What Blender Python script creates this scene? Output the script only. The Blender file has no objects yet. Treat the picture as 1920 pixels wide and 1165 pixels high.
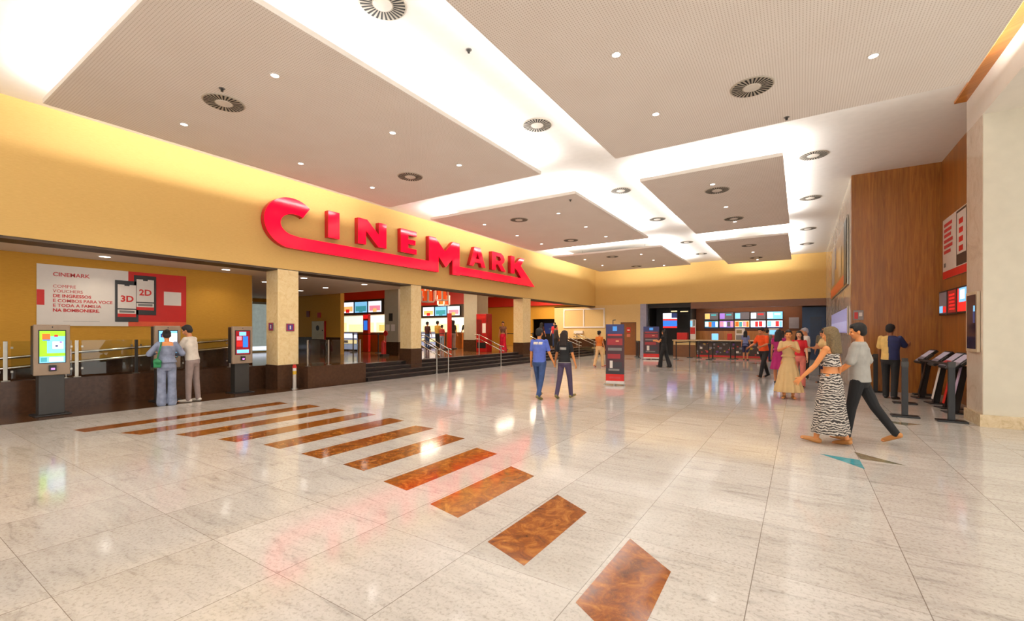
import bpy, bmesh, math, random
from mathutils import Vector, Matrix, Euler
random.seed(7)
PI = math.pi
SC = bpy.context.scene
COL = SC.collection
R = math.radians

# ------------------------------------------------------------------ camera, world, exposure
cam_d = bpy.data.cameras.new('camera'); cam = bpy.data.objects.new('camera', cam_d); COL.objects.link(cam)
cam.location = (0, 0, 1.6); cam.rotation_euler = (R(90), 0, R(32.86))
cam_d.sensor_width = 36; cam_d.lens = 836/1920*36; cam_d.shift_y = 38.5/1920; cam_d.clip_start = .05; cam_d.clip_end = 200
SC.camera = cam
SC.view_settings.view_transform = 'Standard'; SC.view_settings.look = 'None'
SC.view_settings.exposure = 0.22; SC.view_settings.gamma = 1.0; SC.view_settings.use_curve_mapping = False
W = bpy.data.worlds.new('world'); SC.world = W; W.use_nodes = True
W.node_tree.nodes['Background'].inputs[0].default_value = (1.0, .97, .93, 1)
W.node_tree.nodes['Background'].inputs[1].default_value = 2.1
COVE = 25.0        # watts per metre of cove strip
DOWN = 110.0        # watts per ceiling downlight
LOBBY = 26.0
SC.cycles.use_adaptive_sampling = True; SC.cycles.adaptive_threshold = .02; SC.cycles.max_bounces = 7; SC.cycles.diffuse_bounces = 4; SC.cycles.glossy_bounces = 4
SC.cycles.transparent_max_bounces = 10; SC.cycles.sample_clamp_indirect = 4.0
SC.cycles.use_denoising = True; SC.cycles.caustics_reflective = False; SC.cycles.caustics_refractive = False

def light(name, kind, loc, energy, color=(1, .97, .93), rot=(0, 0, 0), **kw):
    d = bpy.data.lights.new(name, kind); d.energy = energy; d.color = color
    for k, v in kw.items(): setattr(d, k, v)
    o = bpy.data.objects.new(name, d); o.location = loc; o.rotation_euler = rot; COL.objects.link(o); return o

# ceiling layout: hanging panels (x0, x1, y0, y1) under the slab at 5.85
ZC, ZP = 5.85, 5.40
PANELS = [(-10.62, -5.28, 2.0, 9.47), (-3.42, 2.16, 2.0, 9.5), (-10.62, -5.22, 11.3, 18.4), (-3.42, -.31, 11.3, 18.6),
          (-10.75, -5.26, 20.5, 27.0), (-3.42, -.38, 20.6, 27.9), (-10.62, -5.28, -7.3, .2), (-3.42, 2.16, -7.3, .2)]
for (x0, x1, y0, y1) in PANELS:
    for (cx, cy, sx, sy) in (((x0+x1)/2, y0+.14, x1-x0-.3, .05), ((x0+x1)/2, y1-.14, x1-x0-.3, .05),
                             (x0+.14, (y0+y1)/2, .05, y1-y0-.3), (x1-.14, (y0+y1)/2, .05, y1-y0-.3)):
        d = Vector((0, 0, 1)); e = 1.0
        if sx < sy and cx < -10: d = Vector((-1, 0, .8)); e = .6       # strips beside the ochre walls are aimed at the wall
        if sx > sy and cy > 26: d = Vector((0, 1, .8)); e = .9
        q = (Matrix.Rotation(math.atan2(d.x, d.z), 3, 'Y') @ Matrix.Rotation(PI-math.atan2(d.y, d.z), 3, 'X')).to_euler()
        light('cove_light', 'AREA', (cx, cy, ZP+.13), e*COVE*max(sx, sy), (1, .985, .96), q, shape='RECTANGLE', size=sx, size_y=sy)

# ------------------------------------------------------------------ materials
def lin(c): return tuple((x/255/12.92 if x/255 <= .04045 else ((x/255+.055)/1.055)**2.4) for x in c)+(1,)
MC = {}
def mat(name, col=(200, 200, 200), rough=.5, metal=0, emit=0, alpha=1, trans=0, coat=0, var=.04, scale=6, spec=.5, bump=0):
    if name in MC: return MC[name]
    m = bpy.data.materials.new(name); m.use_nodes = True; nt = m.node_tree; b = nt.nodes['Principled BSDF']; MC[name] = m
    c = lin(col)
    b.inputs['Roughness'].default_value = rough; b.inputs['Metallic'].default_value = metal
    b.inputs['Specular IOR Level'].default_value = spec; b.inputs['Coat Weight'].default_value = coat; b.inputs['Coat Roughness'].default_value = .05
    b.inputs['Transmission Weight'].default_value = trans; b.inputs['Alpha'].default_value = alpha
    n = nt.nodes.new('ShaderNodeTexNoise'); n.inputs['Scale'].default_value = scale; n.inputs['Detail'].default_value = 3
    tc = nt.nodes.new('ShaderNodeTexCoord'); nt.links.new(tc.outputs['Object'], n.inputs['Vector'])
    r = nt.nodes.new('ShaderNodeValToRGB'); r.color_ramp.elements[0].position = .3; r.color_ramp.elements[1].position = .7
    r.color_ramp.elements[0].color = tuple(x*(1-var*2) for x in c[:3])+(1,); r.color_ramp.elements[1].color = tuple(min(1, x*(1+var*2)) for x in c[:3])+(1,)
    nt.links.new(n.outputs['Fac'], r.inputs['Fac']); nt.links.new(r.outputs['Color'], b.inputs['Base Color'])
    if emit:
        b.inputs['Emission Strength'].default_value = emit; nt.links.new(r.outputs['Color'], b.inputs['Emission Color'])
    if bump:
        bp = nt.nodes.new('ShaderNodeBump'); bp.inputs['Strength'].default_value = bump; bp.inputs['Distance'].default_value = .01
        nt.links.new(n.outputs['Fac'], bp.inputs['Height']); nt.links.new(bp.outputs['Normal'], b.inputs['Normal'])
    return m
def N(nt, t, **kw):
    n = nt.nodes.new(t)
    for k, v in kw.items():
        if k in n.inputs: n.inputs[k].default_value = v
        else: setattr(n, k, v)
    return n
def mix(nt, fac, a, b, mode='MIX'):
    n = nt.nodes.new('ShaderNodeMix'); n.data_type = 'RGBA'; n.blend_type = mode
    for s, v in ((n.inputs[0], fac), (n.inputs[6], a), (n.inputs[7], b)):
        if hasattr(v, 'is_output'): nt.links.new(v, s)
        else: s.default_value = v
    return n.outputs[2]
def math_(nt, op, a, b=None):
    n = nt.nodes.new('ShaderNodeMath'); n.operation = op
    for i, v in enumerate((a, b)):
        if v is None: continue
        if hasattr(v, 'is_output'): nt.links.new(v, n.inputs[i])
        else: n.inputs[i].default_value = v
    return n.outputs[0]
def ramp(nt, fac, stops):
    r = nt.nodes.new('ShaderNodeValToRGB'); e = r.color_ramp.elements
    while len(e) < len(stops): e.new(.5)
    for k, (p, c) in enumerate(stops): e[k].position = p; e[k].color = c if len(c) == 4 else tuple(c)+(1,)
    nt.links.new(fac, r.inputs['Fac']); return r.outputs['Color']

def marble_floor():
    m = bpy.data.materials.new('floor_marble'); m.use_nodes = True; nt = m.node_tree; b = nt.nodes['Principled BSDF']
    tc = N(nt, 'ShaderNodeTexCoord'); P = tc.outputs['Object']
    # one random tint per slab
    S = .88
    mp = N(nt, 'ShaderNodeMapping'); mp.inputs['Location'].default_value = (.26/S, -.75/S+.0, 0); mp.inputs['Scale'].default_value = (1/S, 1/S, 0)
    nt.links.new(P, mp.inputs['Vector'])
    fl = N(nt, 'ShaderNodeVectorMath', operation='FLOOR'); nt.links.new(mp.outputs[0], fl.inputs[0])
    wn = N(nt, 'ShaderNodeTexWhiteNoise'); nt.links.new(fl.outputs[0], wn.inputs['Vector'])
    fr = N(nt, 'ShaderNodeVectorMath', operation='FRACTION'); nt.links.new(mp.outputs[0], fr.inputs[0])
    sx = N(nt, 'ShaderNodeSeparateXYZ'); nt.links.new(fr.outputs[0], sx.inputs[0])
    def edge(o):
        a = math_(nt, 'MINIMUM', o, math_(nt, 'SUBTRACT', 1.0, o)); return a
    ex, ey = edge(sx.outputs[0]), edge(sx.outputs[1])
    gx = math_(nt, 'LESS_THAN', ex, .0032); gy = math_(nt, 'LESS_THAN', ey, .0022)
    grout = math_(nt, 'MAXIMUM', math_(nt, 'MULTIPLY', gx, .75), math_(nt, 'MULTIPLY', gy, .75))
    # shifted coordinates per slab, so veins break at joints
    off = N(nt, 'ShaderNodeVectorMath', operation='MULTIPLY'); nt.links.new(wn.outputs['Color'], off.inputs[0]); off.inputs[1].default_value = (9, 9, 9)
    ad = N(nt, 'ShaderNodeVectorMath', operation='ADD'); nt.links.new(P, ad.inputs[0]); nt.links.new(off.outputs[0], ad.inputs[1])
    mv = N(nt, 'ShaderNodeMapping'); mv.inputs['Rotation'].default_value = (0, 0, R(-22)); mv.inputs['Scale'].default_value = (1.1, 5.0, 1); nt.links.new(ad.outputs[0], mv.inputs['Vector'])
    n1 = N(nt, 'ShaderNodeTexNoise', Scale=1.6, Detail=8.0, Roughness=.65, Distortion=.9); nt.links.new(mv.outputs[0], n1.inputs['Vector'])
    n2 = N(nt, 'ShaderNodeTexNoise', Scale=38.0, Detail=3.0, Roughness=.7); nt.links.new(P, n2.inputs['Vector'])
    n3 = N(nt, 'ShaderNodeTexNoise', Scale=.55, Detail=2.0); nt.links.new(ad.outputs[0], n3.inputs['Vector'])
    base = ramp(nt, n3.outputs['Fac'], [(.3, lin((195, 189, 180))), (.7, lin((211, 206, 199)))])
    vein = ramp(nt, n1.outputs['Fac'], [(.30, (.55, .54, .53)), (.42, (.87, .86, .855)), (.60, (1, 1, 1))])
    c = mix(nt, .75, base, vein, 'MULTIPLY')
    spk = ramp(nt, n2.outputs['Fac'], [(.35, (.58, .54, .49)), (.5, (1, 1, 1))])
    c = mix(nt, .55, c, spk, 'MULTIPLY')
    tint = ramp(nt, wn.outputs['Value'], [(0, (.93, .93, .93)), (1, (1, 1, 1))])
    c = mix(nt, 1.0, c, tint, 'MULTIPLY')
    c = mix(nt, grout, c, lin((105, 92, 80)))
    nt.links.new(c, b.inputs['Base Color'])
    b.inputs['Roughness'].default_value = .10; b.inputs['Specular IOR Level'].default_value = .42
    nb = N(nt, 'ShaderNodeTexNoise', Scale=2.2, Detail=2.0); nt.links.new(P, nb.inputs['Vector'])
    bp = N(nt, 'ShaderNodeBump', Strength=.02, Distance=.02); nt.links.new(nb.outputs['Fac'], bp.inputs['Height']); nt.links.new(bp.outputs[0], b.inputs['Normal'])
    return m
def veined(name, base, dark, light_, rough=.08, scale=3):
    m = bpy.data.materials.new(name); m.use_nodes = True; nt = m.node_tree; b = nt.nodes['Principled BSDF']; MC[name] = m
    tc = N(nt, 'ShaderNodeTexCoord')
    n1 = N(nt, 'ShaderNodeTexNoise', Scale=float(scale), Detail=10.0, Roughness=.7, Distortion=1.6); nt.links.new(tc.outputs['Object'], n1.inputs['Vector'])
    n2 = N(nt, 'ShaderNodeTexNoise', Scale=scale*1.7, Detail=6.0, Roughness=.6, Distortion=2.5); nt.links.new(tc.outputs['Object'], n2.inputs['Vector'])
    c = ramp(nt, n1.outputs['Fac'], [(.32, lin(dark)), (.5, lin(base)), (.72, lin(light_))])
    v = ramp(nt, n2.outputs['Fac'], [(.485, (0, 0, 0)), (.5, (1, 1, 1)), (.515, (0, 0, 0))])
    c = mix(nt, math_(nt, 'MULTIPLY', v, .35), c, lin(light_))
    nt.links.new(c, b.inputs['Base Color']); b.inputs['Roughness'].default_value = rough
    return m
def plaster(name, col, dark):
    m = bpy.data.materials.new(name); m.use_nodes = True; nt = m.node_tree; b = nt.nodes['Principled BSDF']; MC[name] = m
    tc = N(nt, 'ShaderNodeTexCoord')
    mp = N(nt, 'ShaderNodeMapping'); mp.inputs['Scale'].default_value = (3, 3, 26); nt.links.new(tc.outputs['Object'], mp.inputs['Vector'])
    n = N(nt, 'ShaderNodeTexNoise', Scale=3.0, Detail=5.0, Roughness=.7); nt.links.new(mp.outputs[0], n.inputs['Vector'])
    c = ramp(nt, n.outputs['Fac'], [(.3, lin(dark)), (.7, lin(col))]); nt.links.new(c, b.inputs['Base Color']); b.inputs['Roughness'].default_value = .75
    bp = N(nt, 'ShaderNodeBump', Strength=.15, Distance=.01); nt.links.new(n.outputs['Fac'], bp.inputs['Height']); nt.links.new(bp.outputs[0], b.inputs['Normal'])
    return m
def wood(name, col, dark, axis=0):
    m = bpy.data.materials.new(name); m.use_nodes = True; nt = m.node_tree; b = nt.nodes['Principled BSDF']; MC[name] = m
    tc = N(nt, 'ShaderNodeTexCoord'); s = N(nt, 'ShaderNodeSeparateXYZ'); nt.links.new(tc.outputs['Object'], s.inputs[0])
    u = math_(nt, 'ADD', s.outputs[0], s.outputs[1])
    pl = math_(nt, 'FLOOR', math_(nt, 'MULTIPLY', u, 4.2)); fr = math_(nt, 'FRACT', math_(nt, 'MULTIPLY', u, 4.2))
    wn = N(nt, 'ShaderNodeTexWhiteNoise', noise_dimensions='1D'); nt.links.new(pl, wn.inputs['W'])
    cb = N(nt, 'ShaderNodeCombineXYZ'); nt.links.new(math_(nt, 'MULTIPLY', u, 26), cb.inputs[0]); nt.links.new(math_(nt, 'MULTIPLY', wn.outputs['Value'], 30), cb.inputs[1])
    nt.links.new(math_(nt, 'MULTIPLY', s.outputs[2], 1.6), cb.inputs[2])
    n = N(nt, 'ShaderNodeTexNoise', Scale=.8, Detail=7.0, Roughness=.6, Distortion=.8); nt.links.new(cb.outputs[0], n.inputs['Vector'])
    c = ramp(nt, n.outputs['Fac'], [(.3, lin(dark)), (.65, lin(col))])
    c = mix(nt, 1.0, c, ramp(nt, wn.outputs['Value'], [(0, (.78, .78, .78)), (1, (1, 1, 1))]), 'MULTIPLY')
    c = mix(nt, math_(nt, 'MULTIPLY', math_(nt, 'LESS_THAN', fr, .03), .5), c, lin(dark))
    nt.links.new(c, b.inputs['Base Color']); b.inputs['Roughness'].default_value = .35
    return m
def perforated():
    m = bpy.data.materials.new('perforated_panel'); m.use_nodes = True; nt = m.node_tree; b = nt.nodes['Principled BSDF']
    tc = N(nt, 'ShaderNodeTexCoord'); mp = N(nt, 'ShaderNodeMapping'); mp.inputs['Scale'].default_value = (28, 28, 0); nt.links.new(tc.outputs['Object'], mp.inputs['Vector'])
    fr = N(nt, 'ShaderNodeVectorMath', operation='FRACTION'); nt.links.new(mp.outputs[0], fr.inputs[0])
    d = N(nt, 'ShaderNodeVectorMath', operation='DISTANCE'); nt.links.new(fr.outputs[0], d.inputs[0]); d.inputs[1].default_value = (.5, .5, 0)
    h = math_(nt, 'LESS_THAN', d.outputs['Value'], .22)
    n = N(nt, 'ShaderNodeTexNoise', Scale=1.2, Detail=3.0); nt.links.new(tc.outputs['Object'], n.inputs['Vector'])
    base = ramp(nt, n.outputs['Fac'], [(.3, lin((240, 231, 222))), (.7, lin((245, 237, 229)))])
    c = mix(nt, h, base, lin((204, 190, 176))); nt.links.new(c, b.inputs['Base Color']); b.inputs['Roughness'].default_value = .8
    return m
def zebra():
    m = bpy.data.materials.new('zebra_cloth'); m.use_nodes = True; nt = m.node_tree; b = nt.nodes['Principled BSDF']
    tc = N(nt, 'ShaderNodeTexCoord'); w = N(nt, 'ShaderNodeTexWave', bands_direction='Z', Scale=9.0, Distortion=9.0, Detail=2.0); w.inputs['Detail Scale'].default_value = 1.3
    nt.links.new(tc.outputs['Object'], w.inputs['Vector'])
    c = ramp(nt, w.outputs['Fac'], [(.42, lin((58, 52, 50))), (.6, lin((190, 180, 168)))]); nt.links.new(c, b.inputs['Base Color']); b.inputs['Roughness'].default_value = .85
    return m
def glassmat(name, tint, alpha):
    m = bpy.data.materials.new(name); m.use_nodes = True; nt = m.node_tree; nt.nodes.remove(nt.nodes['Principled BSDF']); MC[name] = m
    out = nt.nodes['Material Output']; t = N(nt, 'ShaderNodeBsdfTransparent'); t.inputs[0].default_value = tint+(1,)
    g = N(nt, 'ShaderNodeBsdfGlossy'); g.inputs['Roughness'].default_value = .02
    f = N(nt, 'ShaderNodeFresnel', IOR=1.45); mx = N(nt, 'ShaderNodeMixShader'); nt.links.new(f.outputs[0], mx.inputs[0]); nt.links.new(t.outputs[0], mx.inputs[1]); nt.links.new(g.outputs[0], mx.inputs[2])
    nt.links.new(mx.outputs[0], out.inputs[0]); return m

M_FLOOR = marble_floor()
M_INLAY = veined('brown_marble', (138, 74, 22), (88, 46, 14), (188, 126, 54), .1, 5.5)
M_GRANITE = mat('brown_granite', (78, 52, 32), .15, var=.18, scale=60)
M_PLINTH = mat('brown_stone', (70, 47, 32), .16, var=.10, scale=14, spec=.3)
M_DARKST = mat('black_step_stone', (30, 25, 24), .25, var=.12, scale=30)
M_STEPEDGE = mat('step_nosing', (66, 52, 44), .3)
M_LOBBYFL = mat('lobby_floor', (120, 84, 50), .12, var=.1, scale=10)
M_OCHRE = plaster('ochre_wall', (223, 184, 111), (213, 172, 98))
M_OCHRE2 = plaster('dim_ochre_wall', (208, 154, 50), (196, 140, 40))  # ochre with the low warm light of the inner walls put into its colour
M_CREAMST = veined('cream_stone', (238, 212, 158), (224, 194, 138), (244, 224, 178), .25, 5)
M_WHITE = mat('white_ceiling', (240, 236, 230), .8, var=.01)
M_LOWCEIL = mat('grey_soffit', (228, 216, 202), .8, var=.01)
M_PANEL = perforated(); M_PANELSIDE = mat('panel_edge', (238, 230, 220), .7, var=.01)
M_WHITEMARB = veined('white_marble', (222, 206, 186), (206, 188, 168), (232, 220, 204), .12, 1.6)
M_PAINT = mat('cream_paint', (208, 200, 180), .6, var=.015)
M_SKIRT = veined('beige_skirting', (206, 184, 146), (180, 156, 116), (222, 204, 170), .2, 6)
M_WOOD = wood('walnut_wood', (176, 112, 44), (138, 80, 26))
M_WOODL = wood('light_wood', (206, 138, 70), (180, 108, 44))
M_BROWN = mat('brown_laminate', (98, 56, 28), .4); M_ORANGEW = mat('orange_counter', (172, 96, 30), .35)
M_BLACK = mat('black', (18, 17, 18), .45); M_DGREY = mat('dark_grey', (46, 43, 39), .45); M_GREY = mat('grey', (128, 124, 120), .5)
M_TAUPE = mat('taupe_shell', (150, 128, 106), .4); M_SHOPBLK = mat('shop_black', (24, 22, 22), .5)
M_CHROME = mat('chrome', (205, 200, 190), .18, metal=1, var=.01); M_STEEL = mat('steel', (170, 164, 152), .3, metal=1)
M_RED = mat('red_paint', (190, 30, 22), .4); M_REDWALL = mat('red_bulkhead', (200, 36, 18), .5, var=.01)
M_SIGN = mat('sign_red', (246, 0, 38), .15, emit=1.25, coat=.1, spec=.25, var=.01); M_SIGNSIDE = mat('sign_red_side', (190, 8, 30), .35)
M_PW = mat('poster_white', (232, 224, 216), .5, var=.01); M_PR = mat('poster_red', (206, 26, 16), .45, var=.02)
M_PINKTXT = mat('poster_text', (200, 60, 60), .5); M_PHONE = mat('phone_black', (34, 32, 32), .3)
M_GLASS = glassmat('clear_glass', (.90, .93, .90), .1)
M_GREENISH = mat('pale_grey_paint', (176, 170, 150), .5, var=.02)
def E_(n, c, s=1.0): return mat('glow_'+n, c, .3, emit=s, var=.03, scale=9)
G_WHITE, G_BLUE, G_SKY, G_LIME, G_RED, G_TEAL = E_('white', (225, 232, 245), 1.1), E_('blue', (40, 110, 215), 1), E_('sky', (120, 190, 235), .9), E_('lime', (140, 215, 20), .95), E_('red', (215, 30, 30), .8), E_('teal', (60, 150, 160), .8)
G_YEL, G_PUR, G_NAVY, G_ORG, G_GREY, G_PINK = E_('yellow', (240, 190, 110), .8), E_('purple', (150, 110, 200), .8), E_('navy', (24, 44, 96), .5), E_('orange', (238, 100, 20), .8), E_('grey', (92, 84, 88), .5), E_('pink', (235, 140, 160), .8)
G_MINT = E_('mint', (205, 232, 215), 1.0); G_CREAM = E_('cream', (250, 225, 170), 1.0); G_LAMP = mat('lamp_glow', (255, 250, 240), .3, emit=9, var=0); G_DARKRED = E_('darkred', (130, 12, 18), .6)

# ------------------------------------------------------------------ mesh helpers
def link(o, parent=None):
    COL.objects.link(o)
    if parent is not None: o.parent = parent
    return o
def obj(name, bm, m, parent=None, smooth=False, loc=None):
    me = bpy.data.meshes.new(name); bmesh.ops.recalc_face_normals(bm, faces=bm.faces); bm.to_mesh(me); bm.free()
    for mm in (m if isinstance(m, (list, tuple)) else [m]): me.materials.append(mm)
    if smooth:
        for p in me.polygons: p.use_smooth = True
    o = bpy.data.objects.new(name, me); link(o, parent)
    if loc: o.location = loc
    return o
def thing(name, label, cat, loc=(0, 0, 0), rotz=0, group=None):
    o = bpy.data.objects.new(name, None); o.empty_display_size = .1; COL.objects.link(o)
    o.location = loc; o.rotation_euler = (0, 0, rotz); o['label'] = label; o['category'] = cat
    if group: o['group'] = group
    return o
def tag(o, label, cat, group=None):
    o['label'] = label; o['category'] = cat
    if group: o['group'] = group
    return o
def struct(name, bm, m, **k):
    o = obj(name, bm, m, **k); o['kind'] = 'structure'; return o
def new(): return bmesh.new()
def box(bm, x0, y0, z0, x1, y1, z1, mi=0):
    vs = [bm.verts.new(p) for p in ((x0, y0, z0), (x1, y0, z0), (x1, y1, z0), (x0, y1, z0), (x0, y0, z1), (x1, y0, z1), (x1, y1, z1), (x0, y1, z1))]
    for f in ((0, 3, 2, 1), (4, 5, 6, 7), (0, 1, 5, 4), (1, 2, 6, 5), (2, 3, 7, 6), (3, 0, 4, 7)):
        bm.faces.new([vs[i] for i in f]).material_index = mi
    return bm
def B(*a, **k): return box(new(), *a, **k)
def bev(bm, w=.01, s=2):
    bmesh.ops.bevel(bm, geom=list(bm.edges), offset=w, segments=s, affect='EDGES', profile=.6); return bm
def cyl(bm, p0, p1, r0, r1=None, seg=16):
    r1 = r0 if r1 is None else r1; p0, p1 = Vector(p0), Vector(p1); d = p1-p0
    q = d.to_track_quat('Z', 'Y').to_matrix().to_4x4(); q.translation = (p0+p1)/2
    bmesh.ops.create_cone(bm, cap_ends=True, segments=seg, radius1=r0, radius2=r1, depth=d.length, matrix=q); return bm
def tube(bm, pts, r, seg=10):
    for a, b in zip(pts, pts[1:]): cyl(bm, a, b, r, seg=seg)
    for p in pts[1:-1]: bmesh.ops.create_uvsphere(bm, u_segments=seg, v_segments=6, radius=r, matrix=Matrix.Translation(p))
    return bm
def ring(bm, c, r0, r1, h, seg=32):   # annulus around z, from c.z to c.z+h
    v = []
    for r, z in ((r0, 0), (r1, 0), (r1, h), (r0, h)):
        v.append([bm.verts.new((c[0]+r*math.cos(2*PI*i/seg), c[1]+r*math.sin(2*PI*i/seg), c[2]+z)) for i in range(seg)])
    for k in range(4):
        for i in range(seg): bm.faces.new((v[k][i], v[k][(i+1) % seg], v[(k+1) % 4][(i+1) % seg], v[(k+1) % 4][i]))
    return bm
def prism(bm, pts, ax, a, b, mi=0, front=None):
    """polygon given in the two other axes, extruded along axis ax from a to b"""
    def P(p, t):
        return {'x': (t, p[0], p[1]), 'y': (p[0], t, p[1]), 'z': (p[0], p[1], t)}[ax]
    A = [bm.verts.new(P(p, a)) for p in pts]; Bv = [bm.verts.new(P(p, b)) for p in pts]; n = len(pts)
    f1 = bm.faces.new(A); f2 = bm.faces.new(Bv)
    if front is not None: f2.material_index = front
    for i in range(n): bm.faces.new((A[i], A[(i+1) % n], Bv[(i+1) % n], Bv[i])).material_index = mi
    return bm
def art(name, parent, rects, y=0, step=.0006):
    """flat artwork facing -Y: one mesh of coloured rectangles"""
    bm = new(); ms = []; n = 0
    for (x0, z0, x1, z1, m) in rects:
        if m not in ms: ms.append(m)
        yy = y-step*n; n += 1
        f = bm.faces.new([bm.verts.new(p) for p in ((x0, yy, z0), (x1, yy, z0), (x1, yy, z1), (x0, yy, z1))]); f.material_index = ms.index(m)
    me = bpy.data.meshes.new(name); bm.to_mesh(me); bm.free()
    for m in ms: me.materials.append(m)
    o = bpy.data.objects.new(name, me); return link(o, parent)
def text(name, parent, s, size, x, y, z, m, bold=0.0, align='LEFT', ext=.001, tilt=0):
    c = bpy.data.curves.new('t', 'FONT'); c.body = s; c.size = size; c.extrude = ext; c.offset = bold; c.align_x = align; c.resolution_u = 3
    t = bpy.data.objects.new('t', c); COL.objects.link(t)
    dg = bpy.context.evaluated_depsgraph_get(); me = bpy.data.meshes.new_from_object(t.evaluated_get(dg)); me.name = name
    bpy.data.objects.remove(t); bpy.data.curves.remove(c)
    me.transform(Matrix.Translation((x, y, z)) @ Matrix.Rotation(R(90), 4, 'X'))
    me.materials.clear(); me.materials.append(m)
    return link(bpy.data.objects.new(name, me), parent)
def copy_tree(o, parent=None):
    c = o.copy(); COL.objects.link(c); c.parent = parent
    for ch in o.children: copy_tree(ch, c)
    return c
ORD = ['first', 'second', 'third', 'fourth', 'fifth', 'sixth', 'seventh', 'eighth', 'ninth', 'tenth', 'eleventh', 'twelfth', 'thirteenth', 'fourteenth', 'fifteenth', 'sixteenth']

# ------------------------------------------------------------------ the shell
XL, YB, YN = -12.0, 29.3, -12.0      # facade plane, back plane, near end of the hall
struct('floor', B(-11.4, YN, -.2, 9, 34, 0), M_FLOOR)
struct('floor_border', B(-13.2, YN, -.2, -11.4, 34, 0), M_GRANITE)
bm = B(-24, 7.3, -.2, -12.53, 34, .5); box(bm, -24, YN, -.2, -13.1, 7.3, .5); struct('floor_lobby', bm, M_LOBBYFL)
struct('ceiling', B(-12.6, YN, ZC, 9, 29.6, ZC+.2), M_WHITE)
struct('ceiling_alcove', B(-24, YN, 3.3, -12.6, 12.6, 3.45), M_LOWCEIL)
struct('ceiling_lobby', B(-24, 12.6, 4.3, -12.6, 34, 4.45), M_LOWCEIL)
struct('ceiling_step', B(-24, 12.6, 3.3, -12.6, 12.7, 4.3), M_LOWCEIL)
struct('wall_left', B(-12.6, YN, 3.32, XL, 29.6, ZC), M_OCHRE)
struct('trim_shadow_gap', B(-12.6, YN, 3.27, XL-.012, 29.3, 3.32), mat('shadow_gap_dark', (70, 52, 34), .6))  # dark strip, the shadow gap under the fascia put into its colour
struct('wall_back', B(XL, YB, 3.38, 1.18, YB+.25, ZC), M_OCHRE)
M_LOWWALL = plaster('cream_wall', (226, 196, 138), (214, 182, 122))
bm = new(); box(bm, -15.2, YB, .0, -10.14, YB+.2, 3.38); box(bm, -10.14, YB, 2.16, -9.15, YB+.2, 3.38); box(bm, -9.15, YB, 0, -8.85, YB+.2, 3.38)
struct('wall_back_lower', bm, M_LOWWALL)
bm = new(); box(bm, -11.3, YB-.03, 0, -10.2, YB, .95); box(bm, -9.1, YB-.03, 0, -8.85, YB, .95); box(bm, -15.2, YB-.03, .5, -11.3, YB, 1.05)
struct('baseboard_back', bm, M_PLINTH)
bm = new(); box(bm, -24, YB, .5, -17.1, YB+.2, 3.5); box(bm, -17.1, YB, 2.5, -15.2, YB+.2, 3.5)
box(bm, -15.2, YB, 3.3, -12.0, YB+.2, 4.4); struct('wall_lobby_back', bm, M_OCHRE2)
struct('wall_lobby_red', B(-24, YB-.3, 3.5, -12.6, YB+.2, 4.3), M_REDWALL)
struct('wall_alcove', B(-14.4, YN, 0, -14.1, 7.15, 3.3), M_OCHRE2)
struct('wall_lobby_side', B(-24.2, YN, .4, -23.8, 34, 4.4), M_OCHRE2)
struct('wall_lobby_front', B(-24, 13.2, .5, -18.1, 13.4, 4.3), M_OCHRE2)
# rising brown dado on the ramp wall
bm = new(); prism(bm, [(YN, .5), (7.15, .5), (7.15, 1.20), (2.0, .84), (YN, .0+.55)], 'x', -14.1, -14.07)
struct('baseboard_alcove', bm, M_PLINTH)
struct('baseboard_lobby', B(-23.8, 13.17, .5, -18.1, 13.2, 1.3), M_PLINTH)
# right side
struct('wall_wood_front', B(1.18, 15.25, 0, 3.2, 15.45, ZC), M_WOOD)
struct('wall_wood_side', B(2.99, 11.3, 0, 3.2, 15.25, ZC), M_WOOD)
struct('wall_right', B(1.18, 15.45, 0, 1.4, 29.3, ZC), M_WHITEMARB)
struct('column_right', B(2.57, 10.57, 0, 9, 11.4, 5.23), M_WHITEMARB)
struct('wall_column_face', B(2.575, 10.55, .2, 9, 10.57, 5.23), M_PAINT)
bm = new(); box(bm, 2.53, 10.51, 0, 9, 10.55, .2); box(bm, 2.53, 10.55, 0, 2.57, 11.4, .2); struct('baseboard_right', bm, M_SKIRT)
struct('beam_right', B(2.57, YN, 5.23, 9, 11.4, ZC), mat('beam_white', (232, 224, 212), .35, var=.01))
struct('trim_2', B(2.40, YN, ZC-.04, 2.57, 11.4, ZC), M_WOODL)
# brown plinth walls under the balustrade and the steps
struct('wall_plinth_left', B(-13.15, YN, 0, -12.85, 7.2, .62), M_PLINTH)
struct('wall_plinth_right', B(-12.9, 7.37, 0, -11.55, 9.35, .6), M_PLINTH)
for k in range(4):
    x = -11.45-.27*k
    bm = new(); box(bm, -12.53, 9.35, .125*k, x, 29.27, .125*(k+1)-.012); box(bm, -12.53, 9.35, .125*(k+1)-.012, x+.012, 29.27, .125*(k+1), 1)
    o = struct('floor_step', bm, [M_DARKST, M_STEPEDGE])
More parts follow.
